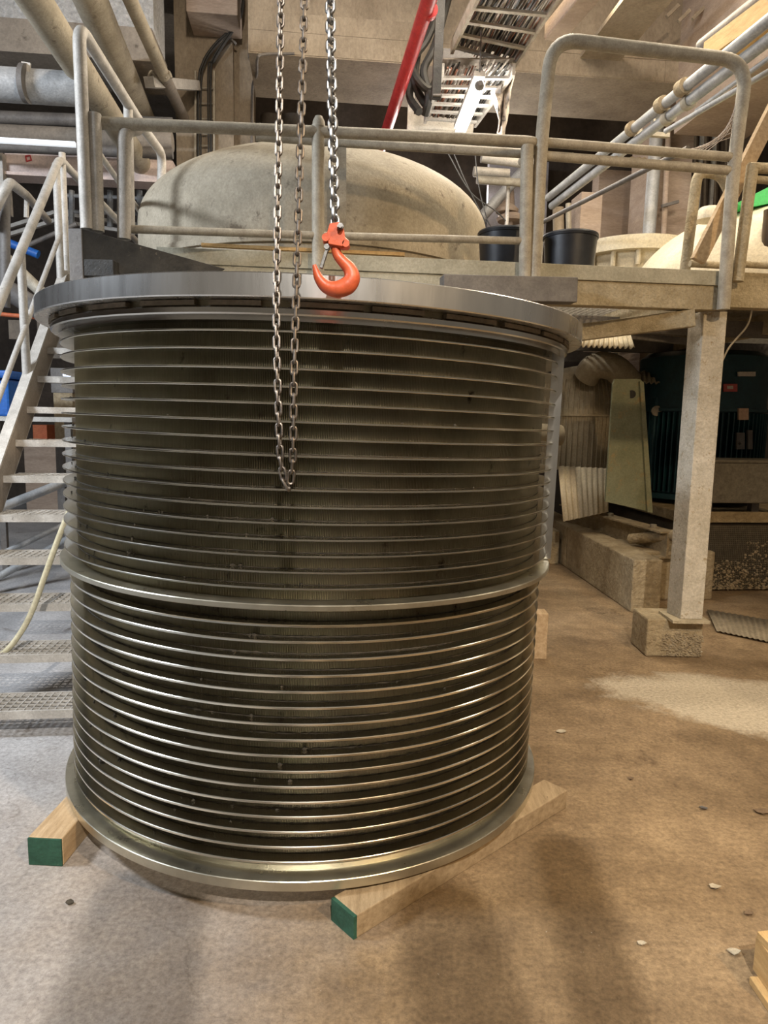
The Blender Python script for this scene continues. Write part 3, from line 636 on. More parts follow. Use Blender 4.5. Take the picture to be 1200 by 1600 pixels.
tag(MB().tube([at_b(389, -10, colb+.05), at_b(389, 90, colb+.05)], .012, 6).build('vertical_rod', GREYB), 'thin vertical rod at the right edge of the concrete column', 'rod')
# main cross beam (a range to the right), visible face and underside
zb = (at_b(400, 86, 7.0).z+at_b(780, 108, 7.0).z)/2
struct('trim_1', MB().wbox(at_b(388, 100, 7.0).dot(ER), 4.3, 7.0, 7.9, zb, 6.0), CONC)
bx0 = at_b(388, 100, 7.0).dot(ER)+.02; zc_ = zb+.01; k = 0
bfw = thing('formwork_boards', 'rough board-marked facing along the lower edge of the concrete beam', 'facing', W(bx0, 7.0, zb))
for row in range(2):
    xx = bx0-random.uniform(0, .01); hgt = random.uniform(.15, .2)
    while xx < 4.2:
        ln = random.uniform(1.6, 2.9); x1_ = min(xx+ln, 4.25); dp = random.uniform(.003, .007)
        MB().wbox(xx, x1_-.003, 7.0-dp, 7.0, zc_, zc_+hgt-.004).build('board_panel', CONC, bfw); xx = x1_
    zc_ += hgt
# side beam with sprayed plaster on left
zl = at_b(150, 45, 7.1).z
struct('trim_2', MB().wbox(-8, a0-.02, 7.1, 7.6, zl, 6.0), PLAST)
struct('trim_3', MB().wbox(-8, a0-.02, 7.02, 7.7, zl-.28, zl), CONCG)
# dark recess wall behind beams
struct('wall_recess', MB().wbox(a1-.3, 4.5, 9.6, 9.8, 2.4, 6), DARKW)
# far right lit partition and columns
pw = at_b(900, 300, 8.6)
struct('trim_4', MB().wbox(at_b(935, 300, 8.3).dot(ER), at_b(1075, 300, 8.3).dot(ER), 8.3, 8.5, 2.2, at_b(1000, 268, 8.3).z), CONCP)
rc = thing('pale_column', 'pale concrete column with pipes to the right of the bolted vessel', 'column', at_b(1050, 380, 7.6))
MB().wbox(at_b(1020, 250, 7.4).dot(ER), at_b(1082, 250, 7.4).dot(ER), 7.4, 7.9, 2.0, 6).build('shaft', CONCP, rc)
for px, r_, px2 in ((1028, .065, 1012), (1046, .03, 1036)):
    MB().tube([at_b(px2, 390, 7.3), at_b(px, 180, 7.3)], r_, 14).build('pipe', GALVB if r_ > .05 else CONCP, rc, smooth=True)
MB().bar(at_b(1034, 322, 7.25), at_b(1060, 315, 7.25), .03, .03).build('clip', GREYB, rc)
for px, lb in ((1098, 'rusty vertical pipe left of the right-hand hoop leg'), (1118, 'grey vertical pipe hidden partly by the right-hand hoop leg')):
    bt_ = at_b(px-6, 340, 7.8); bt_.z = DZ-.01; tag(MB().tube([bt_, at_b(px+4, 130, 7.8)], .025, 8).build('vertical_pipe', GALVB, smooth=True), lb, 'pipe')
dkp = thing('dark_panel', 'dark wall panel with thin rods behind the pipes on the right', 'opening', at_b(1110, 300, 8.4))
MB().wbox(at_b(1080, 300, 8.3).dot(ER), at_b(1180, 300, 8.3).dot(ER), 8.3, 8.4, 2.2, at_b(1080, 150, 8.3).z).build('sheet', DARKW, dkp)  # solid sheet, reads as an opening only by its dark colour
for px in (1084, 1100, 1116, 1132): MB().tube([at_b(px, 330, 8.2), at_b(px+3, 160, 8.2)], .015, 6).build('rod', CONCG, dkp)
# longitudinal beam top right
struct('trim_5', MB().wbox(3.55, 4.3, 4.6, 7.0, 4.35, 6.0), CONCP)
struct('trim_6', MB().wbox(2.55, 2.95, 4.8, 7.0, 4.98, 5.02), CONC)
for k, (px, py) in enumerate(((1060, 8), (1078, 16), (1100, 12), (1020, 6))):
    p = at_b(px, py, 6.6); 
    tag(MB().bar(p, p+V((-.10, .0, -.10)), .03, .03).build('stub_bracket', CONC), ('leftmost', 'second', 'third', 'rightmost')[(1, 2, 3, 0)[k]]+' of the small concrete stubs under the ceiling at top right', 'stub')
# ceiling strip, slanted prop
tag(MB().bar(at_z(925, -20, 4.5), at_z(865, 52, 4.5), .16, .12).build('concrete_corbel', CONCP, bevel=.01), 'short sloping concrete corbel at the top right under the ceiling', 'corbel')
# pipes right, running away
def runpipe(name, label, p0, p1, z, r_, mt, cat='pipe', z1=None, extra=None):
    t = thing(name, label, cat, at_z(*p0, z)) if extra else None
    o = MB().tube([at_z(*p0, z), at_z(*p1, z if z1 is None else z1)], r_, 16).build('tube' if extra else name, mt, t, smooth=True)
    if extra: extra(t)
    else: tag(o, label, cat)
    return t or o
def joints(pts, z, r_, mt):
    def f(t):
        for (x, y, dx) in pts:
            c = at_z(x, y, z); e = at_z(x+dx, y-dx*.72, z); MB().tube([c, e], r_, 14).build('coupling', mt, t, smooth=True)
    return f
runpipe('service_pipe', 'upper of two long silver pipes descending from the top right corner', (1225, 12), (856, 309), 3.75, .035, GALVB, extra=joints([(1062, 140, 10), (1030, 166, 8), (985, 203, 5)], 3.75, .052, PULPC))
runpipe('service_pipe', 'lower of two long silver pipes descending from the top right corner', (1225, 44), (862, 322), 3.68, .036, GALVB, extra=joints([(1072, 162, 8), (1040, 186, 8)], 3.68, .05, GALV))
runpipe('conduit', 'upper thin conduit beneath the two silver pipes at top right', (1225, 74), (1088, 173), 3.6, .014, GALVB)
runpipe('conduit', 'lower thin conduit beneath the two silver pipes at top right', (1225, 98), (1040, 205), 3.55, .018, GALVB)
runpipe('conduit', 'dark sloping conduit running down to the tubs behind the hoop', (1075, 232), (838, 352), 3.2, .018, GREYB)
runpipe('dark_pipe', 'dark pipe under the concrete ceiling at the top right corner', (1215, -18), (1098, 74), 4.1, .055, GREYB)
tag(MB().bar(at_z(1240, -6, 3.95), at_z(1115, 84, 3.95), .16, .12).build('timber_shutter', WOODB), 'pale wooden formwork board beside the dark pipe at top right', 'board')
hg = thing('pipe_hanger', 'small steel pipe hanger with hooks under the silver pipes', 'hanger', at_z(1020, 205, 3.6))
for px in (1002, 1024): MB().tube([at_b(px, 205, 6.2), at_b(px-1, 186, 6.2)], .012, 8).build('hook_rod', GALV, hg)
MB().bar(at_b(994, 208, 6.2), at_b(1045, 212, 6.2), .04, .035).build('bar', GALV, hg)
# ------------------------------------------------------------------ cable trays + lamp (top centre)
def tray(name, label, L0, L1, R0, R1, z, n_r, dens, mt, lit):
    t = thing(name, label, 'cable tray', at_z(*L1, z))
    l0, l1, r0, r1 = at_z(*L0, z), at_z(*L1, z), at_z(*R0, z), at_z(*R1, z)
    MB().bar(l0, l1, .025, .09).build('side_rail', mt, t); MB().bar(r0, r1, .025, .09).build('side_rail', mt, t)
    for k in range(n_r):
        u = (k+.5)/n_r; MB().bar(l0.lerp(l1, u)-EZ*.03, r0.lerp(r1, u)-EZ*.03, .035, .02).build('rung', mt, t)
    mbs = [MB() for _ in CABL]
    for k in range(dens):
        u = (k+.5)/dens+random.uniform(-.3, .3)/dens; u2 = min(max(u+random.uniform(-.10, .10), .02), .98); z_ = EZ*random.uniform(-.01, .05)
        q_ = mbs[random.choice((0, 0, 1, 1, 2, 2, 3))]; um = (u+u2)/2+random.uniform(-.03, .03)
        q_.tube([l0.lerp(r0, u)+z_, l0.lerp(r0, um).lerp(l1.lerp(r1, um), .5)+z_+EZ*.01, l1.lerp(r1, u2)+z_], random.uniform(.004, .009), 5)
    for q_, m_ in zip(mbs, CABL): tag(q_.build('cable_bundle', m_, t), kind='stuff')
    P = [l0+EZ*.075, l1+EZ*.075, r1+EZ*.075, r0+EZ*.075]; MB().plate(P, EZ*.01).build('cover_sheet', CONCG, t)
    return t
tray('cable_tray', 'cable tray full of loose cables running out of the top of the picture', (757, -30), (706, 76), (886, -30), (800, 104), 4.55, 5, 60, GALV, 0)
tray('cable_tray', 'brightly lit cable tray just above the glowing tube lamp', (692, 108), (664, 186), (803, 108), (742, 192), 4.35, 6, 46, GALVW, 1)
tag(MB().plate([at_b(693, 75, 6.35), at_b(806, 84, 6.35), at_b(806, 106, 6.35), at_b(690, 106, 6.35)], EF*.02).build('cross_plate', GREYB), 'grey sheet metal plate between the two cable trays', 'plate')
tag(MB().plate([at_b(642, 178, 7.2), at_b(742, 188, 7.2), at_b(738, 212, 7.2), at_b(640, 206, 7.2)], EF*.02).build('end_plate', GALVW), 'pale metal plate at the lower end of the lit cable tray', 'plate')
tag(MB().bar(V((*at_b(643, 160, 7.2).xy, zb+.01)), at_b(640, 215, 7.2), .06, .03, EF).build('slotted_strut', GALVW), 'white slotted vertical strut left of the lit tray', 'strut')
hb_ = thing('black_hanger', 'black steel channel hanging down beside the red pipe', 'hanger', at_b(682, 155, 6.0))
ch_ = MB().bar(at_b(690, -30, 6.0), at_b(681, 155, 6.0), .07, .04, EF).build('channel', DARKB, hb_)
MB().bar(at_b(676, 150, 5.98), at_b(690, 150, 5.98), .05, .012).build('foot_plate', GREYB, ch_)
lm = thing('tube_lamp', 'glowing white fluorescent tube lamp hanging under the cable trays', 'lamp', at_z(745, 130, 4.12))
la, lb_ = at_z(749, 134, 4.12), at_z(716, 214, 4.12)
lt2 = MB().tube([la, lb_], .045, 14).build('tube', LAMPM, lm, smooth=True)
MB().tube([la+(la-lb_).normalized()*.05, la], [.02, .04], 12).build('end_cap', GREYB, lt2, smooth=True)
MB().bar(la+EZ*.09, lb_+EZ*.09, .09, .04).build('fixture_body', GALVW, lm)
MB().tube([la+EZ*.1, la+EZ*.50], .006, 6).build('hanger_wire', GREYB, lm)
pt = bpy.data.lights.new('tube_glow', 'AREA'); pt.shape = 'RECTANGLE'; pt.size = .1; pt.size_y = 1.0; pt.energy = 22; pt.color = (1, .95, .88)
po = bpy.data.objects.new('tube_glow', pt); C.objects.link(po); po.location = (la+lb_)/2-EZ*.06; po.rotation_euler = (0, 0, AL)
pt2 = bpy.data.lights.new('tube_glow_up', 'POINT'); pt2.energy = 16; pt2.color = (1, .95, .86); pt2.shadow_soft_size = .05
po2 = bpy.data.objects.new('tube_glow_up', pt2); C.objects.link(po2); po2.location = (la+lb_)/2+V((.16, 0, .06))
# crust on the upper silver pipe
# cobweb rag
mb = MB(); nA, nB = 6, 10
lft = [(800, 112), (786, 118), (772, 132), (768, 145), (773, 160), (776, 175), (779, 188), (778, 200), (775, 212), (778, 216)]
rgt = [(806, 112), (803, 125), (799, 140), (798, 150), (796, 160), (793, 175), (791, 188), (788, 200), (787, 210), (784, 216)]
for j in range(nB):
    for i in range(nA):
        u = i/(nA-1); p = at_b(lft[j][0]*(1-u)+rgt[j][0]*u, lft[j][1]*(1-u)+rgt[j][1]*u, 6.3+.1*sin(i*1.7+j*.8)); mb.v.append(p)
for j in range(nB-1):
    for i in range(nA-1): a_ = j*nA+i; mb.f.append((a_, a_+1, a_+nA+1, a_+nA))
rg = mb.build('hanging_cobweb', WEB, smooth=True); sm = rg.modifiers.new('s', 'SOLIDIFY'); sm.thickness = .012
tag(rg, 'dusty cobweb rag hanging beside the tube lamp', 'cobweb')
# tangled black hoses beside the red pipe
bh = thing('black_hose_tangle', 'tangled black hoses hanging between the red pipe and the black channel', 'hose', at_b(660, 150, 6.6))
for pts in (((700, -20), (668, 60), (645, 95), (652, 140), (668, 168)), ((690, -20), (660, 50), (648, 110), (640, 150), (655, 175)), ((705, -20), (680, 70), (662, 110), (670, 150), (664, 180)), ((640, 100), (655, 128), (672, 140), (684, 120))):
    MB().tube(smoothpath([at_b(*p, 6.6+random.uniform(-.1, .1)) for p in pts], 6), .035, 8).build('hose', RUBBER, bh, smooth=True)
# red pipe
runpipe('red_pipe', 'bright red pipe running down and away at the top centre', (680, -30), (593, 238), 4.4, .055, RED, extra=lambda t: MB().tube([at_z(672, 14, 4.4), at_z(670, 20, 4.4)], .058, 16).build('coupling', RED, t, smooth=True))
# ------------------------------------------------------------------ left pipes
runpipe('large_pipe', 'thick tan pipe crossing the top left corner, leftmost of the sloping pair', (22, -50), (262, 322), 4.0, .105, TANK)
runpipe('large_pipe', 'thick tan pipe crossing behind the tall left railing, rightmost of the sloping pair', (120, -50), (268, 290), 4.55, .125, TANK)
runpipe('riser_pipe', 'slimmer tan pipe at the upper left ending on the steel bracket', (190, -30), (256, 118), 4.6, .055, TANK, extra=lambda t: MB().tube([at_z(256, 118, 4.6), at_z(290, 190, 4.6)], .055, 14).build('lower_run', CONCG, t, smooth=True))
bk = thing('pipe_bracket', 'grey steel bracket with clamps left of the concrete column', 'bracket', at_b(275, 132, 7.4))
MB().bar(at_b(233, 128, 7.0), at_b(306, 134, 7.9), .10, .09).build('arm', GALVW, bk, bevel=.004)
for px in (236, 262): MB().tube(arc(at_b(px-4, 122, 7.0), at_b(px, 100, 7.0), at_b(px+6, 122, 7.0)), .012, 8).build('clamp', GALV, bk, smooth=True)
gpz = thing('galvanised_pipe', 'wide shiny horizontal galvanised pipe at the left edge', 'pipe', at_b(60, 135, 5.6))
MB().tube([at_b(-60, 128, 5.6), at_b(125, 140, 5.75)], .115, 28).build('tube', GALVB, gpz, smooth=True)
p_ = [at_b(x, y, 5.62) for x, y in ((36, 130), (44, 131))]
MB().tube([p_[0], p_[1]], .128, 24).build('clamp_band', GREYB, gpz, smooth=True)
MB().bar(at_b(40, 122, 5.6), at_b(41, 98, 5.6), .06, .02, EF).build('strap', GALVW, gpz)
for (y0, y1, b_, r_, mt, lb) in ((182, 186, 7.5, .06, GREYB, 'grey horizontal pipe directly below the galvanised pipe'), (208, 214, 7.5, .09, CONCG, 'dark horizontal duct pipe above the white light strip at left'), (228, 232, 7.3, .05, GREYB, 'dark horizontal pipe just above the pink beam at left')):
    tag(MB().tube([at_b(-40, y0, b_), at_b(270, y1+8, b_)], r_, 16).build('horizontal_pipe', mt, smooth=True), lb, 'pipe')
tag(MB().bar(at_b(-40, 217, 7.0), at_b(118, 226, 7.0), .04, .04).build('strip_lamp', mat('strip_lamp_glow', (.9, .95, 1), None, 1, .5, 0, 0, 1, rvar=0, emis=.7)), 'long white strip lamp shining at the left edge above the pink beam', 'lamp')
bm_ = thing('pink_beam', 'pinkish painted steel beam with a small red mark at the left', 'beam', at_b(90, 275, 7.6))
pkm = mat('pink_beam_paint', (.62, .50, .46), (.74, .62, .57), 6, .8, 0, .1, 40, (.5, .36, .32), .72)
MB().wbox(at_b(8, 260, 7.6).dot(ER), at_b(270, 260, 7.6).dot(ER), 7.6, 7.75, at_b(90, 275, 7.6).z, at_b(90, 241, 7.6).z).build('web', pkm, bm_)
MB().wbox(at_b(8, 260, 7.6).dot(ER)-.01, at_b(270, 260, 7.6).dot(ER), 7.55, 7.8, at_b(90, 279, 7.6).z, at_b(90, 274, 7.6).z).build('flange', pkm, bm_)
MB().tube([at_b(x, y, 7.59) for x, y in ((40, 244), (47, 243), (49, 250), (42, 252), (40, 244))], .008, 6).build('red_mark', RED, bm_)
tag(MB().wbox(at_b(-20, 300, 7.5).dot(ER), at_b(6, 300, 7.5).dot(ER), 7.5, 7.7, at_b(5, 330, 7.5).z, at_b(5, 238, 7.5).z).build('white_column', GALVW), 'pale narrow column at the extreme left under the pink beam', 'column')
# far walkway left
fw = thing('far_walkway', 'distant steel walkway with pale edges seen through the left railings', 'walkway', at_b(90, 360, 9.0))
for pts in (((10, 356), (85, 332), (200, 350), (250, 353)), ((10, 368), (85, 345), (200, 362), (250, 366))):
    for i in range(3): MB().bar(at_b(*pts[i], 9.0), at_b(*pts[i+1], 9.0), .05, .04).build('edge_strip', GLOWM if False else GALVW, fw)
for px in (112, 172, 218): MB().tube([at_b(px, 355, 8.98), at_b(px, 298, 8.98)], .035, 8).build('post', GALVB, fw, smooth=True)
for y in (305, 330): MB().tube([at_b(95, y, 8.98), at_b(255, y+6, 8.98)], .022, 8).build('rail', GALVB, fw, smooth=True)
# second handrail hoop on far left
fl2 = thing('far_stair_rail', 'bent pale handrail of another stair at the far left', 'railing', at_b(8, 480, 5.6))
MB().tube(rounded([at_b(-20, 350, 5.4), at_b(14, 284, 5.4), at_b(42, 306, 6.2), at_b(75, 345, 7.5)], .08), .035, 12).build('handrail', GALVW, fl2, smooth=True)
MB().tube([at_b(8, 300, 5.5), at_b(8, 480, 5.5)], .035, 12).build('post', GREYB, fl2, smooth=True)
MB().tube([at_b(42, 310, 6.3), at_b(41, 340, 6.3)], .02, 8).build('post', GALVW, fl2, smooth=True)
# sloping pipes/clutter left middle
for i, (p0, p1, b_, r_, mt, lb) in enumerate((
    ((-10, 385), (110, 500), 6.5, .05, GALV, 'sloping tan pipe behind the stair handrail, upper one'),
    ((-10, 440), (120, 520), 6.8, .09, GREYB, 'thick grey sloping pipe behind the stairs'),
    ((-10, 370), (60, 398), 7.5, .04, BLUE, 'thin blue pipe far left behind the stair rail'),
    ((40, 385), (120, 350), 7.8, .025, GREYB, 'thin dark pipe rising to the right behind the stair rail'),
    ((-10, 490), (100, 500), 7.2, .02, ORANGE, 'thin orange pipe behind the stairs'))):
    tag(MB().tube([at_b(*p0, b_), at_b(*p1, b_)], r_, 12).build('sloping_pipe', mt, smooth=True), lb, 'pipe')
# small far items under the stairs
def fbox(px0, py0, px1, py1, b, dep, name, label, cat, mt, to_floor=False):
    l = at_b(px0, py1, b); r = at_b(px1, py1, b); zt_ = at_b((px0+px1)/2, py0, b).z
    z0 = (l.z+r.z)/2 if to_floor is False else (0 if to_floor is True else to_floor)
    o = MB().wbox(l.dot(ER), r.dot(ER), b, b+dep, z0, zt_).build(name, mt, bevel=.004)
    return tag(o, label, cat)
bb = thing('blue_bin', 'blue plastic bin with lid at the left edge behind the stairs', 'bin', at_b(0, 650, 6.2))
l = at_b(-40, 650, 6.2); r = at_b(16, 650, 6.2)
zz = at_b(0, 592, 6.2).z
MB().wbox(l.dot(ER), r.dot(ER), 6.2, 6.7, l.z, zz).build('body', BLUE, bb, bevel=.02)
MB().wbox(l.dot(ER)-.02, r.dot(ER)+.03, 6.15, 6.75, zz+.005, zz+.07).build('lid', BLUE, bb, bevel=.02)
wb = thing('work_bench', 'pale topped work bench carrying the blue bin behind the stairs', 'bench', W(-3.2, 6.4, 0))
zb_ = at_b(0, 650, 6.2).z; wl, wr_ = at_b(-60, 650, 6.15).dot(ER), at_b(112, 650, 6.15).dot(ER)
MB().wbox(wl, wr_, 6.15, 6.8, zb_-.04, zb_-.002).build('bench_top', GALVW, wb)
for a_ in (wl+.02, wr_-.08):
    for b_ in (6.2, 6.7): MB().wbox(a_, a_+.05, b_, b_+.05, 0, zb_-.04).build('leg', GREYB, wb)
fbox(40, 690, 94, 760, 10.5, .6, 'low_cabinet', 'dull pinkish low cabinet under the orange machine beyond the stairs', 'cabinet', CONCP, True)
fbox(52, 664, 74, 690, 10.6, .4, 'orange_machine', 'small orange machine seen between the lower treads', 'machine', ORANGE)
fbox(80, 575, 114, 614, 7.2, .3, 'grey_crate', 'grey crate with a bright label seen between the upper treads', 'crate', GREYB)
fbox(98, 578, 110, 588, 7.18, .03, 'glowing_panel', 'small bright bluish panel seen between the upper treads', 'panel', GLOWM)  # the panel's bluish brightness is put in as emission
fbox(84, 614, 114, 640, 7.2, .3, 'paper_bale', 'tall tan bale seen between the stair treads', 'bale', PULPC, True)
fbox(60, 500, 110, 560, 9.5, .2, 'wall_cabinet', 'dull brown wall cabinet behind the staircase top', 'cabinet', CONCG)
fbox(14, 500, 34, 530, 9.3, .2, 'wall_box', 'small brown box on the dark wall behind the stair post', 'box', CONCG)
fbox(24, 585, 36, 605, 9.3, .2, 'wall_box', 'small brown box on the dark wall just right of the blue bin', 'box', CONCG)
fbox(92, 690, 104, 830, 7.0, .12, 'stair_support', 'dark steel upright standing behind the lower treads', 'upright', GREYB, True)
for k, (x, y, w_) in enumerate(((0, 650, 30), (20, 470, 20))): pass
# clutter right of the dome
jk = [((752, 246), (848, 258), 7.2, .05, GALVW, 'white horizontal duct behind the railing right of the dome, uppermost'),
      ((740, 268), (795, 272), 7.5, .05, GALVW, 'short white duct right of the dome'),
      ((745, 281), (850, 288), 7.4, .04, GALV, 'tan horizontal pipe right of the dome, below the ducts'),
      ((752, 340), (822, 262), 8.2, .06, GALVB, 'bluish sloping duct right of the dome'),
      ((790, 300), (792, 345), 8.4, .10, CONCP, 'pinkish vertical drum right of the dome'),
      ((872, 325), (873, 372), 7.6, .06, CONC, 'tan upright pipe above the right black tub'),
      ((888, 318), (889, 370), 7.6, .03, GALV, 'slim upright pipe above the right black tub')]
for p0, p1, b_, r_, mt, lb in jk:
    pe = at_b(*p1, b_); tag(MB().tube([at_b(*p0, b_), pe], r_, 12).tube([pe-EZ*r_*.5, V((pe.x, pe.y, DZ-.01))], .02, 8).build('hall_pipe', mt, smooth=True), lb, 'pipe')
for k, (p, r_, lb) in enumerate((((792, 328), .13, 'lower of two pale discs right of the dome'), ((798, 342), .16, 'wide pale hood right of the dome'))):
    c = at_b(*p, 7.9); tag(MB().tube([c, V((c.x, c.y, DZ-.01))], .025, 8).lathe([(0, .06), (r_*.6, .05), (r_, 0), (r_*.9, -.03), (0, -.03)], 20, c).build('lamp_hood', CONCP, smooth=True), lb, 'hood')
fbox(905, 300, 938, 372, 7.5, .3, 'white_cabinet', 'pale metal cabinet above the right black tub', 'cabinet', CONCP, DZ)
fbox(760, 250, 852, 380, 9.2, .1, 'pale_partition', 'bluish pale partition far behind the railing right of the dome', 'partition', mat('pale_partition_paint', (.34, .33, .36), (.46, .45, .50), 5, .8))
wr = thing('loose_wires', 'loose thin wires crossing behind the railing right of the dome', 'wire', at_b(770, 350, 6.9))
for pts in (((742, 236), (748, 290), (762, 345), (775, 362)), ((700, 240), (735, 300), (775, 330), (790, 345)), ((705, 230), (728, 285), (760, 350))):
    MB().tube(smoothpath([at_b(*p, 6.9) for p in pts], 6), .006, 6).build('wire', RUBBER, wr)
for i, (x, lb) in enumerate(((423, 'left'), (458, 'right'))):
    tag(MB().lathe([(0, 0), (.13, 0), (.15, .1), (.12, .35), (0, .38)], 16, at_b(x, 232, 8.8)).build('valve_body', GREYB, smooth=True), lb+' of two dim valve bodies above the dome behind the chains', 'valve')
# ================================================================== UNDER PLATFORM RIGHT
def G(px, py): return at_z(px, py, 0)
struct('wall_under', MB().wbox(1.2, 7.2, 8.4, 8.6, 0, 2.3), mat('underdeck_shade_wall', (.035, .03, .026), (.07, .055, .045), 2, .9))  # gloom under the platform is put into this wall's dark colour
# low wall
n0, n1 = G(985, 957), G(862, 872)
n0r = G(1012, 952)
dvn = (n1-n0).normalized(); sdn = V((dvn.y, -dvn.x, 0)); ww = .24
lw = MB(); segs = [(0, .62), (.63, 1.35)]
Ln = (n1-n0).length+.9
lwt = thing('low_concrete_wall', 'low splashed concrete wall running away from the post plinth', 'wall', n0)
for s0, s1 in ((0, Ln*.55), (Ln*.555, Ln)):
    a_, b_ = n0+dvn*s0+sdn*ww/2, n0+dvn*s1+sdn*ww/2
    MB().bar(a_+EZ*.215, b_+EZ*.215, ww, .43).build('block', LOWW, lwt, bevel=.012)
tag(MB().box(n1.x-.22, n1.x-.01, n1.y-.35, n1.y-.1, 0, .36).build('stone_block', LOWW, bevel=.012), 'short concrete block at the shaded far end of the low wall', 'block')
# motor slab
sb_ = thing('machine_foundation', 'broad splashed concrete foundation carrying the teal motors', 'foundation', W(3.6, 6.2, 0))
MB().wbox(at_b(1003, 900, 5.55).dot(ER), at_b(1116, 900, 5.55).dot(ER), 5.55, 6.2, 0, at_b(1060, 862, 5.55).z).build('front_block', LOWW, sb_, bevel=.02)
zs = at_b(1150, 800, 5.9).z
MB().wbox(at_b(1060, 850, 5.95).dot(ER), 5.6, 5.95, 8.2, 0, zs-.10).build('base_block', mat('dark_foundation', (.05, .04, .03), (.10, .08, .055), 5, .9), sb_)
MB().wbox(at_b(1060, 850, 5.9).dot(ER), 5.6, 5.9, 8.2, zs-.10, zs).build('ledge', LOWW, sb_, bevel=.01)
# mesh screen
mc = thing('mesh_screen', 'square wire mesh screen clogged with pulp under the motor ledge', 'mesh', at_b(1150, 940, 5.85))
mb = MB(); A0, A1 = at_b(1096, 900, 5.85).dot(ER), at_b(1096, 900, 5.85).dot(ER)+1.3; Z0, Z1 = .02, zs-.12
k = 0; stp = .018
while A0+k*stp < A1: mb.wbox(A0+k*stp, A0+k*stp+.004, 5.85, 5.855, Z0, Z1); k += 1
k = 0
while Z0+k*stp < Z1: mb.wbox(A0, A1, 5.846, 5.85, Z0+k*stp, Z0+k*stp+.004); k += 1
tag(mb.build('wire_mesh', MESHM, mc), kind='stuff')
mb = MB()
for k in range(1500):
    u = random.random(); v_ = random.random()**1.7; a_ = A0+.02+(A1-A0)*u*.95; z = Z0+(Z1-Z0)*(v_*.75)*(1 if u > .3 else .6)
    s0 = random.uniform(.004, .022)*random.uniform(.5, 1); c = W(a_, 5.85, z)
    mb.add([c+V(p)*s0*random.uniform(.6, 1.4) for p in [(0, 0, 1), (.9, 0, .2), (.3, -.6, .1), (-.7, -.4, .3), (-.7, .3, .1), (0, 0, -.6)]], [(0, 1, 2), (0, 2, 3), (0, 3, 4), (5, 2, 1), (5, 3, 2), (5, 4, 3), (0, 4, 1), (5, 1, 4)])
tag(mb.build('pulp_crust', PULPC, mc), kind='stuff')
# steel channel beam beside the low wall + small parts
ib = thing('base_frame', 'dusty steel beam frame lying along the low wall under the guard plate', 'frame', at_b(1040, 850, 5.6))
i0, i1 = at_y(1045, 832, 5.75), at_y(885, 772, 7.6); i1.z = i0.z
up_ = EZ*.0
MB().bar(i0, i1, .16, .014).build('top_flange', LOWW, ib)
MB().bar(i0-EZ*.11, i1-EZ*.11, .02, .20).build('web', LOWW, ib)
MB().bar(i0-EZ*.215, i1-EZ*.215, .16, .014).build('bottom_flange', LOWW, ib)
for u in (.12, .5, .8):
    c = i0.lerp(i1, u); MB().tube([c+EZ*.007, c+EZ*.035], .028, 6).build('bolt', GALV, ib)
MB().tube([at_y(1060, 835, 5.72), at_y(985, 842, 6.1)], .045, 12).build('pipe_stub', LOWW, ib, smooth=True)
tag(MB().bar(V((i0.x-.05, i0.y+.35, .10)), V((i1.x, i1.y, .10)), .3, .2).build('frame_footing', LOWW), 'rough concrete footing beneath the steel base frame', 'footing')
# guard plate
gb = 5.9
gp_ = thing('guard_plate', 'tall tapering pale green guard plate with a hole near its top', 'guard', at_b(980, 790, gb))
MB().plate([at_b(*p, gb) for p in ((946, 784), (1018, 800), (1004, 596), (1000, 592), (961, 592), (958, 600))], EF*.03).build('plate', GUARD, gp_, bevel=.003)
MB().plate([at_b(*p, gb-.03) for p in ((1012, 800), (1020, 801), (1006, 597), (1000, 596))], EF*.2).build('side_flange', GUARD, gp_)
MB().tube([at_b(987, 616, gb-.006), at_b(987, 616, gb+.01)], .035, 18).build('hole', DARKB, gp_, smooth=True)
# ribbed housing (duct)
dg = thing('ribbed_housing', 'large rounded ribbed tan housing in the gloom under the platform', 'housing', at_b(905, 740, 6.9))
dc = at_b(902, 640, 7.2)
MB().lathe([(.0, -.62), (.42, -.62), (.43, .10), (.37, .30), (.2, .42), (0, .46)], 40, dc, sxy=(1, .8)).build('shell', DUCT, dg, smooth=True)
for k in range(26):
    a_ = pi+pi*k/25; e_ = V((cos(a_), sin(a_)*.8, 0))
    MB().tube([dc+e_*.43+EZ*-.6, dc+e_*.435+EZ*.1, dc+e_*.375+EZ*.3], .009, 6).build('rib', DUCT, dg, smooth=True)
MB().lathe([(.44, -.07), (.452, -.07), (.452, -.05), (.44, -.05)], 40, dc, closed=True, sxy=(1, .8)).build('seam', DUCT, dg, smooth=True)
nz = at_b(868, 680, 6.6)
MB().tube([nz-ER*.2, nz, nz+ER*.06, nz+ER*.09], [.11, .11, .095, .03], 20).build('nozzle', DUCT, dg, smooth=True)
ds = dc-EZ*.62
el = thing('blurred_elbow', 'rounded dull pipe elbow above the guard plate', 'elbow', at_b(960, 585, 6.6))
MB().tube(smoothpath([at_b(915, 590, 6.9), at_b(930, 572, 6.8), at_b(960, 575, 6.7), at_b(985, 600, 6.7)], 6), .13, 20).build('elbow', DUCT, el, smooth=True)
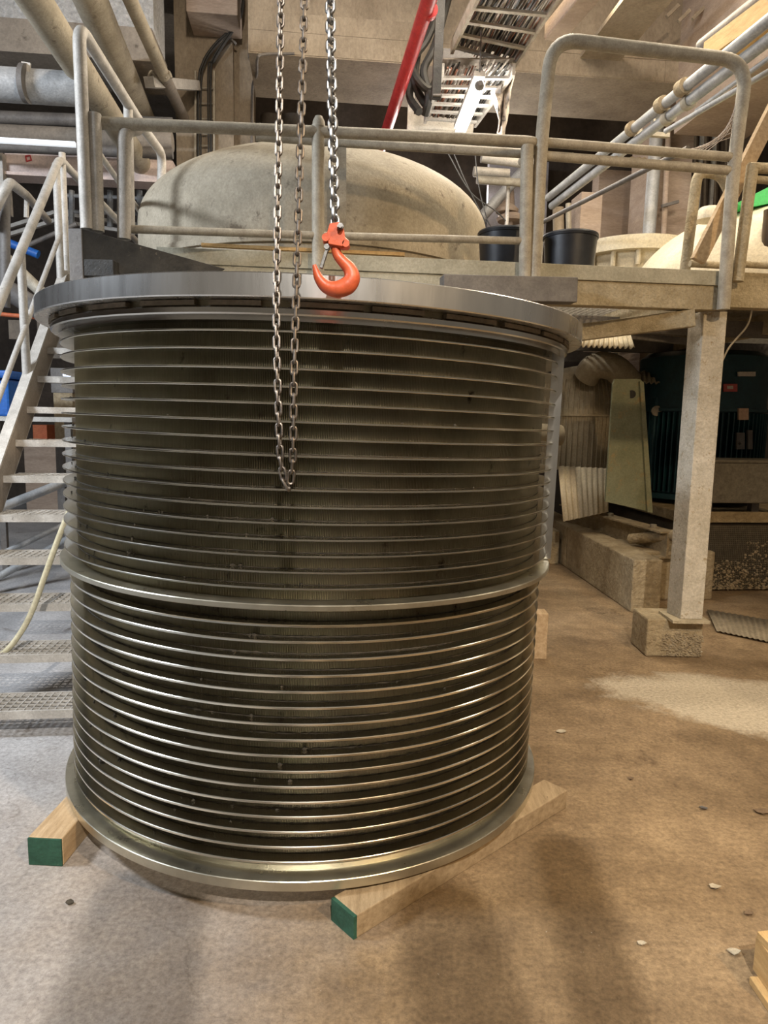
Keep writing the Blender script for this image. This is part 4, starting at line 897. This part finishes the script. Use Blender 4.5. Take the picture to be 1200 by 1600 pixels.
# corrugated sheets
def corr(name, label, p00, p10, p01, p11, n, amp, mt):
    mb = MB(); P = [V(x) for x in (p00, p10, p01, p11)]; nrm = (P[1]-P[0]).cross(P[2]-P[0]).normalized(); m_ = n*6
    for j in (0, 1):
        for i in range(m_+1):
            u = i/m_; a_, b_ = (P[0].lerp(P[1], u), P[2].lerp(P[3], u)); mb.v.append((a_ if j == 0 else b_)+nrm*amp*sin(u*n*2*pi))
    for i in range(m_): mb.f.append((i, i+1, m_+2+i, m_+1+i))
    o = mb.build(name, mt, smooth=True); s_ = o.modifiers.new('s', 'SOLIDIFY'); s_.thickness = .004
    return tag(o, label, 'sheet')
corr('corrugated_sheet', 'corrugated cream sheet standing under the ribbed housing', at_b(872, 728, 6.6), at_b(950, 732, 6.6), at_b(880, 815, 6.4), at_b(950, 800, 6.4), 9, .012, CREAM)
corr('corrugated_sheet', 'pale corrugated roof sheet just right of the basket flange', at_b(905, 522, 5.2), at_b(985, 522, 5.2), at_b(893, 540, 5.0), at_b(992, 543, 5.0), 12, .012, CREAM)
corr('corrugated_sheet', 'dim corrugated sheet behind the guard plate top', at_b(985, 580, 6.8), at_b(1062, 582, 6.8), at_b(985, 598, 6.6), at_b(1062, 600, 6.6), 10, .012, DUCT)
tag(MB().bar(at_b(940, 520, 5.4), at_b(1085, 535, 5.6), .05, .05).build('dark_rail', GREYB), 'dark steel angle under the platform left of the post', 'angle')
# motors
def motor(name, label, cx, ytop, ymid, ybot, b, Rm, nf):
    c = at_b(cx, ymid, b); zt_ = at_b(cx, ytop, b).z; zb_ = at_b(cx, ybot, b).z
    o = V((c.x, c.y, 0))+EF*Rm; t = thing(name, label, 'motor', o+EZ*zb_)
    zm = c.z
    MB().lathe([(0, zt_), (Rm*.86, zt_), (Rm*.97, zt_-.05), (Rm*.97, zm+.01), (Rm*1.0, zm+.01), (Rm*1.0, zm-.02), (0, zm-.02)], 48, o).build('fan_cowl', TEAL, t, smooth=True)
    MB().lathe([(0, zm-.02), (Rm*.9, zm-.02), (Rm*.9, zb_+.06), (Rm*1.0, zb_+.05), (Rm*1.0, zb_), (0, zb_)], 48, o).build('body', TEAL, t, smooth=True)
    for k in range(nf):
        a_ = 2*pi*k/nf; e_ = V((cos(a_), sin(a_), 0))
        MB().bar(o+e_*Rm*.94+EZ*(zb_+.07), o+e_*Rm*.94+EZ*(zm-.03), .010, Rm*.13, e_).build('cooling_fin', TEAL, t)
    return t, o, zm, zt_, zb_
mt_, mo, zm, ztm, zbm = motor('electric_motor', 'large dark teal electric motor with vertical cooling fins right of the post', 1150, 545, 640, 785, 6.2, .62, 72)
def onm(px, py, off=.63):
    r = ray(px, py); # intersect with cylinder
    ox, oy = -mo.x, -mo.y; a_ = r.x**2+r.y**2; b_ = 2*(ox*r.x+oy*r.y); c_2 = ox*ox+oy*oy-off**2
    t = (-b_-math.sqrt(max(b_*b_-4*a_*c_2, 0)))/(2*a_); return CAMP+r*t
def plateon(px0, py0, px1, py1, mt, name, par=None, th=.015):
    P = [onm(px0, py0), onm(px1, py0), onm(px1, py1), onm(px0, py1)]; n_ = (P[1]-P[0]).cross(P[3]-P[0]).normalized()
    if n_.dot(P[0]-CAMP) > 0: n_ = -n_
    return MB().plate([p+n_*th for p in P], n_*-.02).build(name, mt, par or mt_)
plateon(1153, 581, 1179, 588, PAPER, 'white_label'); rl = plateon(1130, 600, 1151, 612, PINKL, 'red_label'); plateon(1135, 603, 1144, 608, PAPER, 'label_print', rl, .02)
plateon(1153, 638, 1168, 656, TANPL, 'rating_plate'); plateon(1150, 676, 1162, 702, GREYB, 'switch_plate'); plateon(1167, 672, 1174, 702, GREYB, 'switch_plate')
MB().tube([onm(1156, 693, .64), onm(1156, 693, .66)], .012, 10).build('button', DARKB, mt_)
motor('small_motor', 'smaller dark teal finned motor between the guard plate and the post', 1064, 586, 622, 782, 6.9, .33, 44)
tag(MB().lathe([(0, 0), (.13, 0), (.13, .1), (.09, .15), (0, .17)], 24, at_b(1062, 588, 7.2)).build('motor_cap', TEAL, smooth=True), 'domed teal cap on top of the smaller motor', 'cap')
fbox(1015, 620, 1034, 760, 6.6, .25, 'teal_cabinet', 'narrow dark teal cabinet beside the smaller motor', 'cabinet', TEAL)
tag(MB().lathe([(0, 0), (.05, 0), (.05, .02), (.02, .03), (0, .03)], 20, V((0, 0, 0))).build('round_gauge', GALV, smooth=True), 'small round gauge on the narrow teal cabinet', 'gauge')
go = bpy.data.objects['round_gauge']; go.location = at_b(1025, 642, 6.6); go.rotation_euler = (pi/2, 0, AL)
gx = thing('grey_box', 'large grey speckled box standing in front of the big motor', 'box', at_b(1160, 787, 5.75))
spk = mat('speckled_grey', (.10, .088, .066), (.17, .15, .115), 20, .9, 0, .4, 60, (.30, .27, .22), .7)
l, r = at_b(1112, 786, 5.75), at_b(1230, 790, 5.75)
zt_ = at_b(1160, 724, 5.75).z
MB().wbox(l.dot(ER), r.dot(ER), 5.75, 6.1, l.z, zt_).build('case', spk, gx, bevel=.01)
MB().wbox(l.dot(ER)-.005, r.dot(ER), 5.745, 6.12, zt_+.001, zt_+.03).build('lid', spk, gx, bevel=.01)
MB().wbox(l.dot(ER)+.05, l.dot(ER)+.12, 5.93, 6.0, zs, l.z).build('foot', GREYB, gx); MB().wbox(l.dot(ER)+.5, l.dot(ER)+.57, 5.93, 6.0, zs, l.z).build('foot', GREYB, gx)
wr2 = MB().tube(smoothpath([at_b(1176, 480, 4.1), at_b(1168, 508, 4.15), at_b(1150, 530, 4.2), at_b(1138, 545, 4.2), at_b(1128, 565, 4.2)], 6), .006, 6)
tag(wr2.build('dangling_wire', GALV, smooth=True), 'thin dangling wire under the platform right of the post', 'wire')
corr('corrugated_mat', 'ridged plastic mat on the floor below the mesh screen', at_z(1105, 952, .02), at_z(1240, 975, .02), at_z(1120, 985, .02), at_z(1240, 1010, .02), 14, .004, mat('grey_mat', (.22, .18, .12), (.34, .28, .19), 12, .8, 0, .4, 50))
# ================================================================== floor bits
def flake(px, py, s, mt, label):
    c = at_z(px, py, .004); mb = MB(); n = 7; P = []
    for k in range(n): a_ = 2*pi*k/n; r_ = s*random.uniform(.6, 1.1); P.append(c+V((r_*cos(a_)*1.5, r_*sin(a_), random.uniform(0, .004))))
    mb.plate(P, EZ*.003); tag(mb.build('flake', mt), label, 'debris')
flake(1117, 1386, .016, LEAFM, 'largest pale curled flake on the brown floor, right of the timber beam')
flake(876, 1143, .018, LEAFM, 'pale scrap on the floor just right of the basket at middle height')
flake(1100, 1263, .012, GREYB, 'thin bluish scrap on the brown floor at right')
flake(986, 1217, .010, LEAFD, 'small dark scrap near the far end of the right timber')
flake(1146, 1488, .014, LEAFM, 'pale flake beside the plank pallet')
flake(1190, 1268, .022, LEAFD, 'brown leaf-like scrap at the right edge of the floor')
flake(1170, 1427, .012, LEAFD, 'dark scrap above the pallet corner')
flake(1092, 1018, .02, LEAFM, 'pale scrap of pulp near the plinth')
flake(205, 1258, .009, GRIME, 'tiny dark crumb beside the left timber')
flake(110, 1411, .010, GRIME, 'dark crumb on the grey floor in front of the left timber')
flake(1003, 1475, .010, LEAFM, 'pale flake in the shaded strip of floor at lower right')
# pallet at bottom right
pt_ = thing('wooden_pallet', 'corner of a light wooden pallet at the lower right edge', 'pallet', at_z(1185, 1560, 0))
def PB(px0, py0, px1, py1, z0, z1, ln=.6):
    a_ = at_z(px0, py0, z1); b_ = at_z(px1, py1, z1); a_.z = b_.z = 0
    d = (b_-a_); n_ = V((-d.y, d.x, 0)).normalized()
    if n_.x < 0: n_ = -n_
    MB().hexa([a_+EZ*z0, b_+EZ*z0, b_+n_*ln+EZ*z0, a_+n_*ln+EZ*z0, a_+EZ*z1, b_+EZ*z1, b_+n_*ln+EZ*z1, a_+n_*ln+EZ*z1]).build('plank', WOODB, pt_, bevel=.002)
PB(1171, 1525, 1215, 1590, .0, .022); PB(1183, 1455, 1215, 1488, .12, .142)
a_ = at_z(1199, 1500, .1); MB().box(a_.x, a_.x+.1, a_.y-.05, a_.y+.06, .022, .12).build('spacer_block', WOODB, pt_)

# unseen pipes added behind the viewpoint to throw shade bands on the floor
def shade_pipe(p, q, z, r_, label):
    L_ = V((.35, -2.4, 5.0)); t = (5.0-z)/5.0; a_, b_ = at_z(*p, 0), at_z(*q, 0); a_, b_ = L_+(a_-L_)*t, L_+(b_-L_)*t; d = (b_-a_).normalized()
    tag(MB().tube([a_-d*2.0, b_], r_, 14).build('added_shade_pipe', GALV, smooth=True), label, 'pipe')
shade_pipe((190, 1600), (235, 1400), 2.8, .080, 'added shade-casting pipe behind the viewpoint, leftmost of three')
shade_pipe((960, 1600), (880, 1330), 2.8, .045, 'added shade-casting pipe behind the viewpoint, rightmost of three')

shade_pipe((740, 1600), (690, 1420), 2.8, .065, 'added shade-casting pipe behind the viewpoint, middle one of three')
GR = {'hall_pipe': 'pipes and ducts in the hall right of the dome', 'sloping_pipe': 'pipes behind the stairs', 'horizontal_pipe': 'horizontal pipes at the upper left',
 'service_pipe': 'long silver pipes at the top right', 'conduit': 'conduits at the top right', 'flake': 'scraps on the floor', 'cable_tray': 'cable trays at the top centre',
 'timber_beam': 'timbers under the basket', 'large_pipe': 'thick tan pipes at the top left', 'stub_bracket': 'stubs under the ceiling', 'corrugated_sheet': 'corrugated sheets under the platform',
 'vertical_pipe': 'vertical pipes at the right', 'wall_box': 'boxes on the dark wall', 'valve_body': 'valve bodies above the dome', 'lamp_hood': 'pale hoods right of the dome', 'added_shade_pipe': 'added shade-casting pipes behind the viewpoint'}
for o in C.objects:
    k = o.name.split('.')[0]
    if o.parent is None and k in GR and 'group' not in o: o['group'] = GR[k]
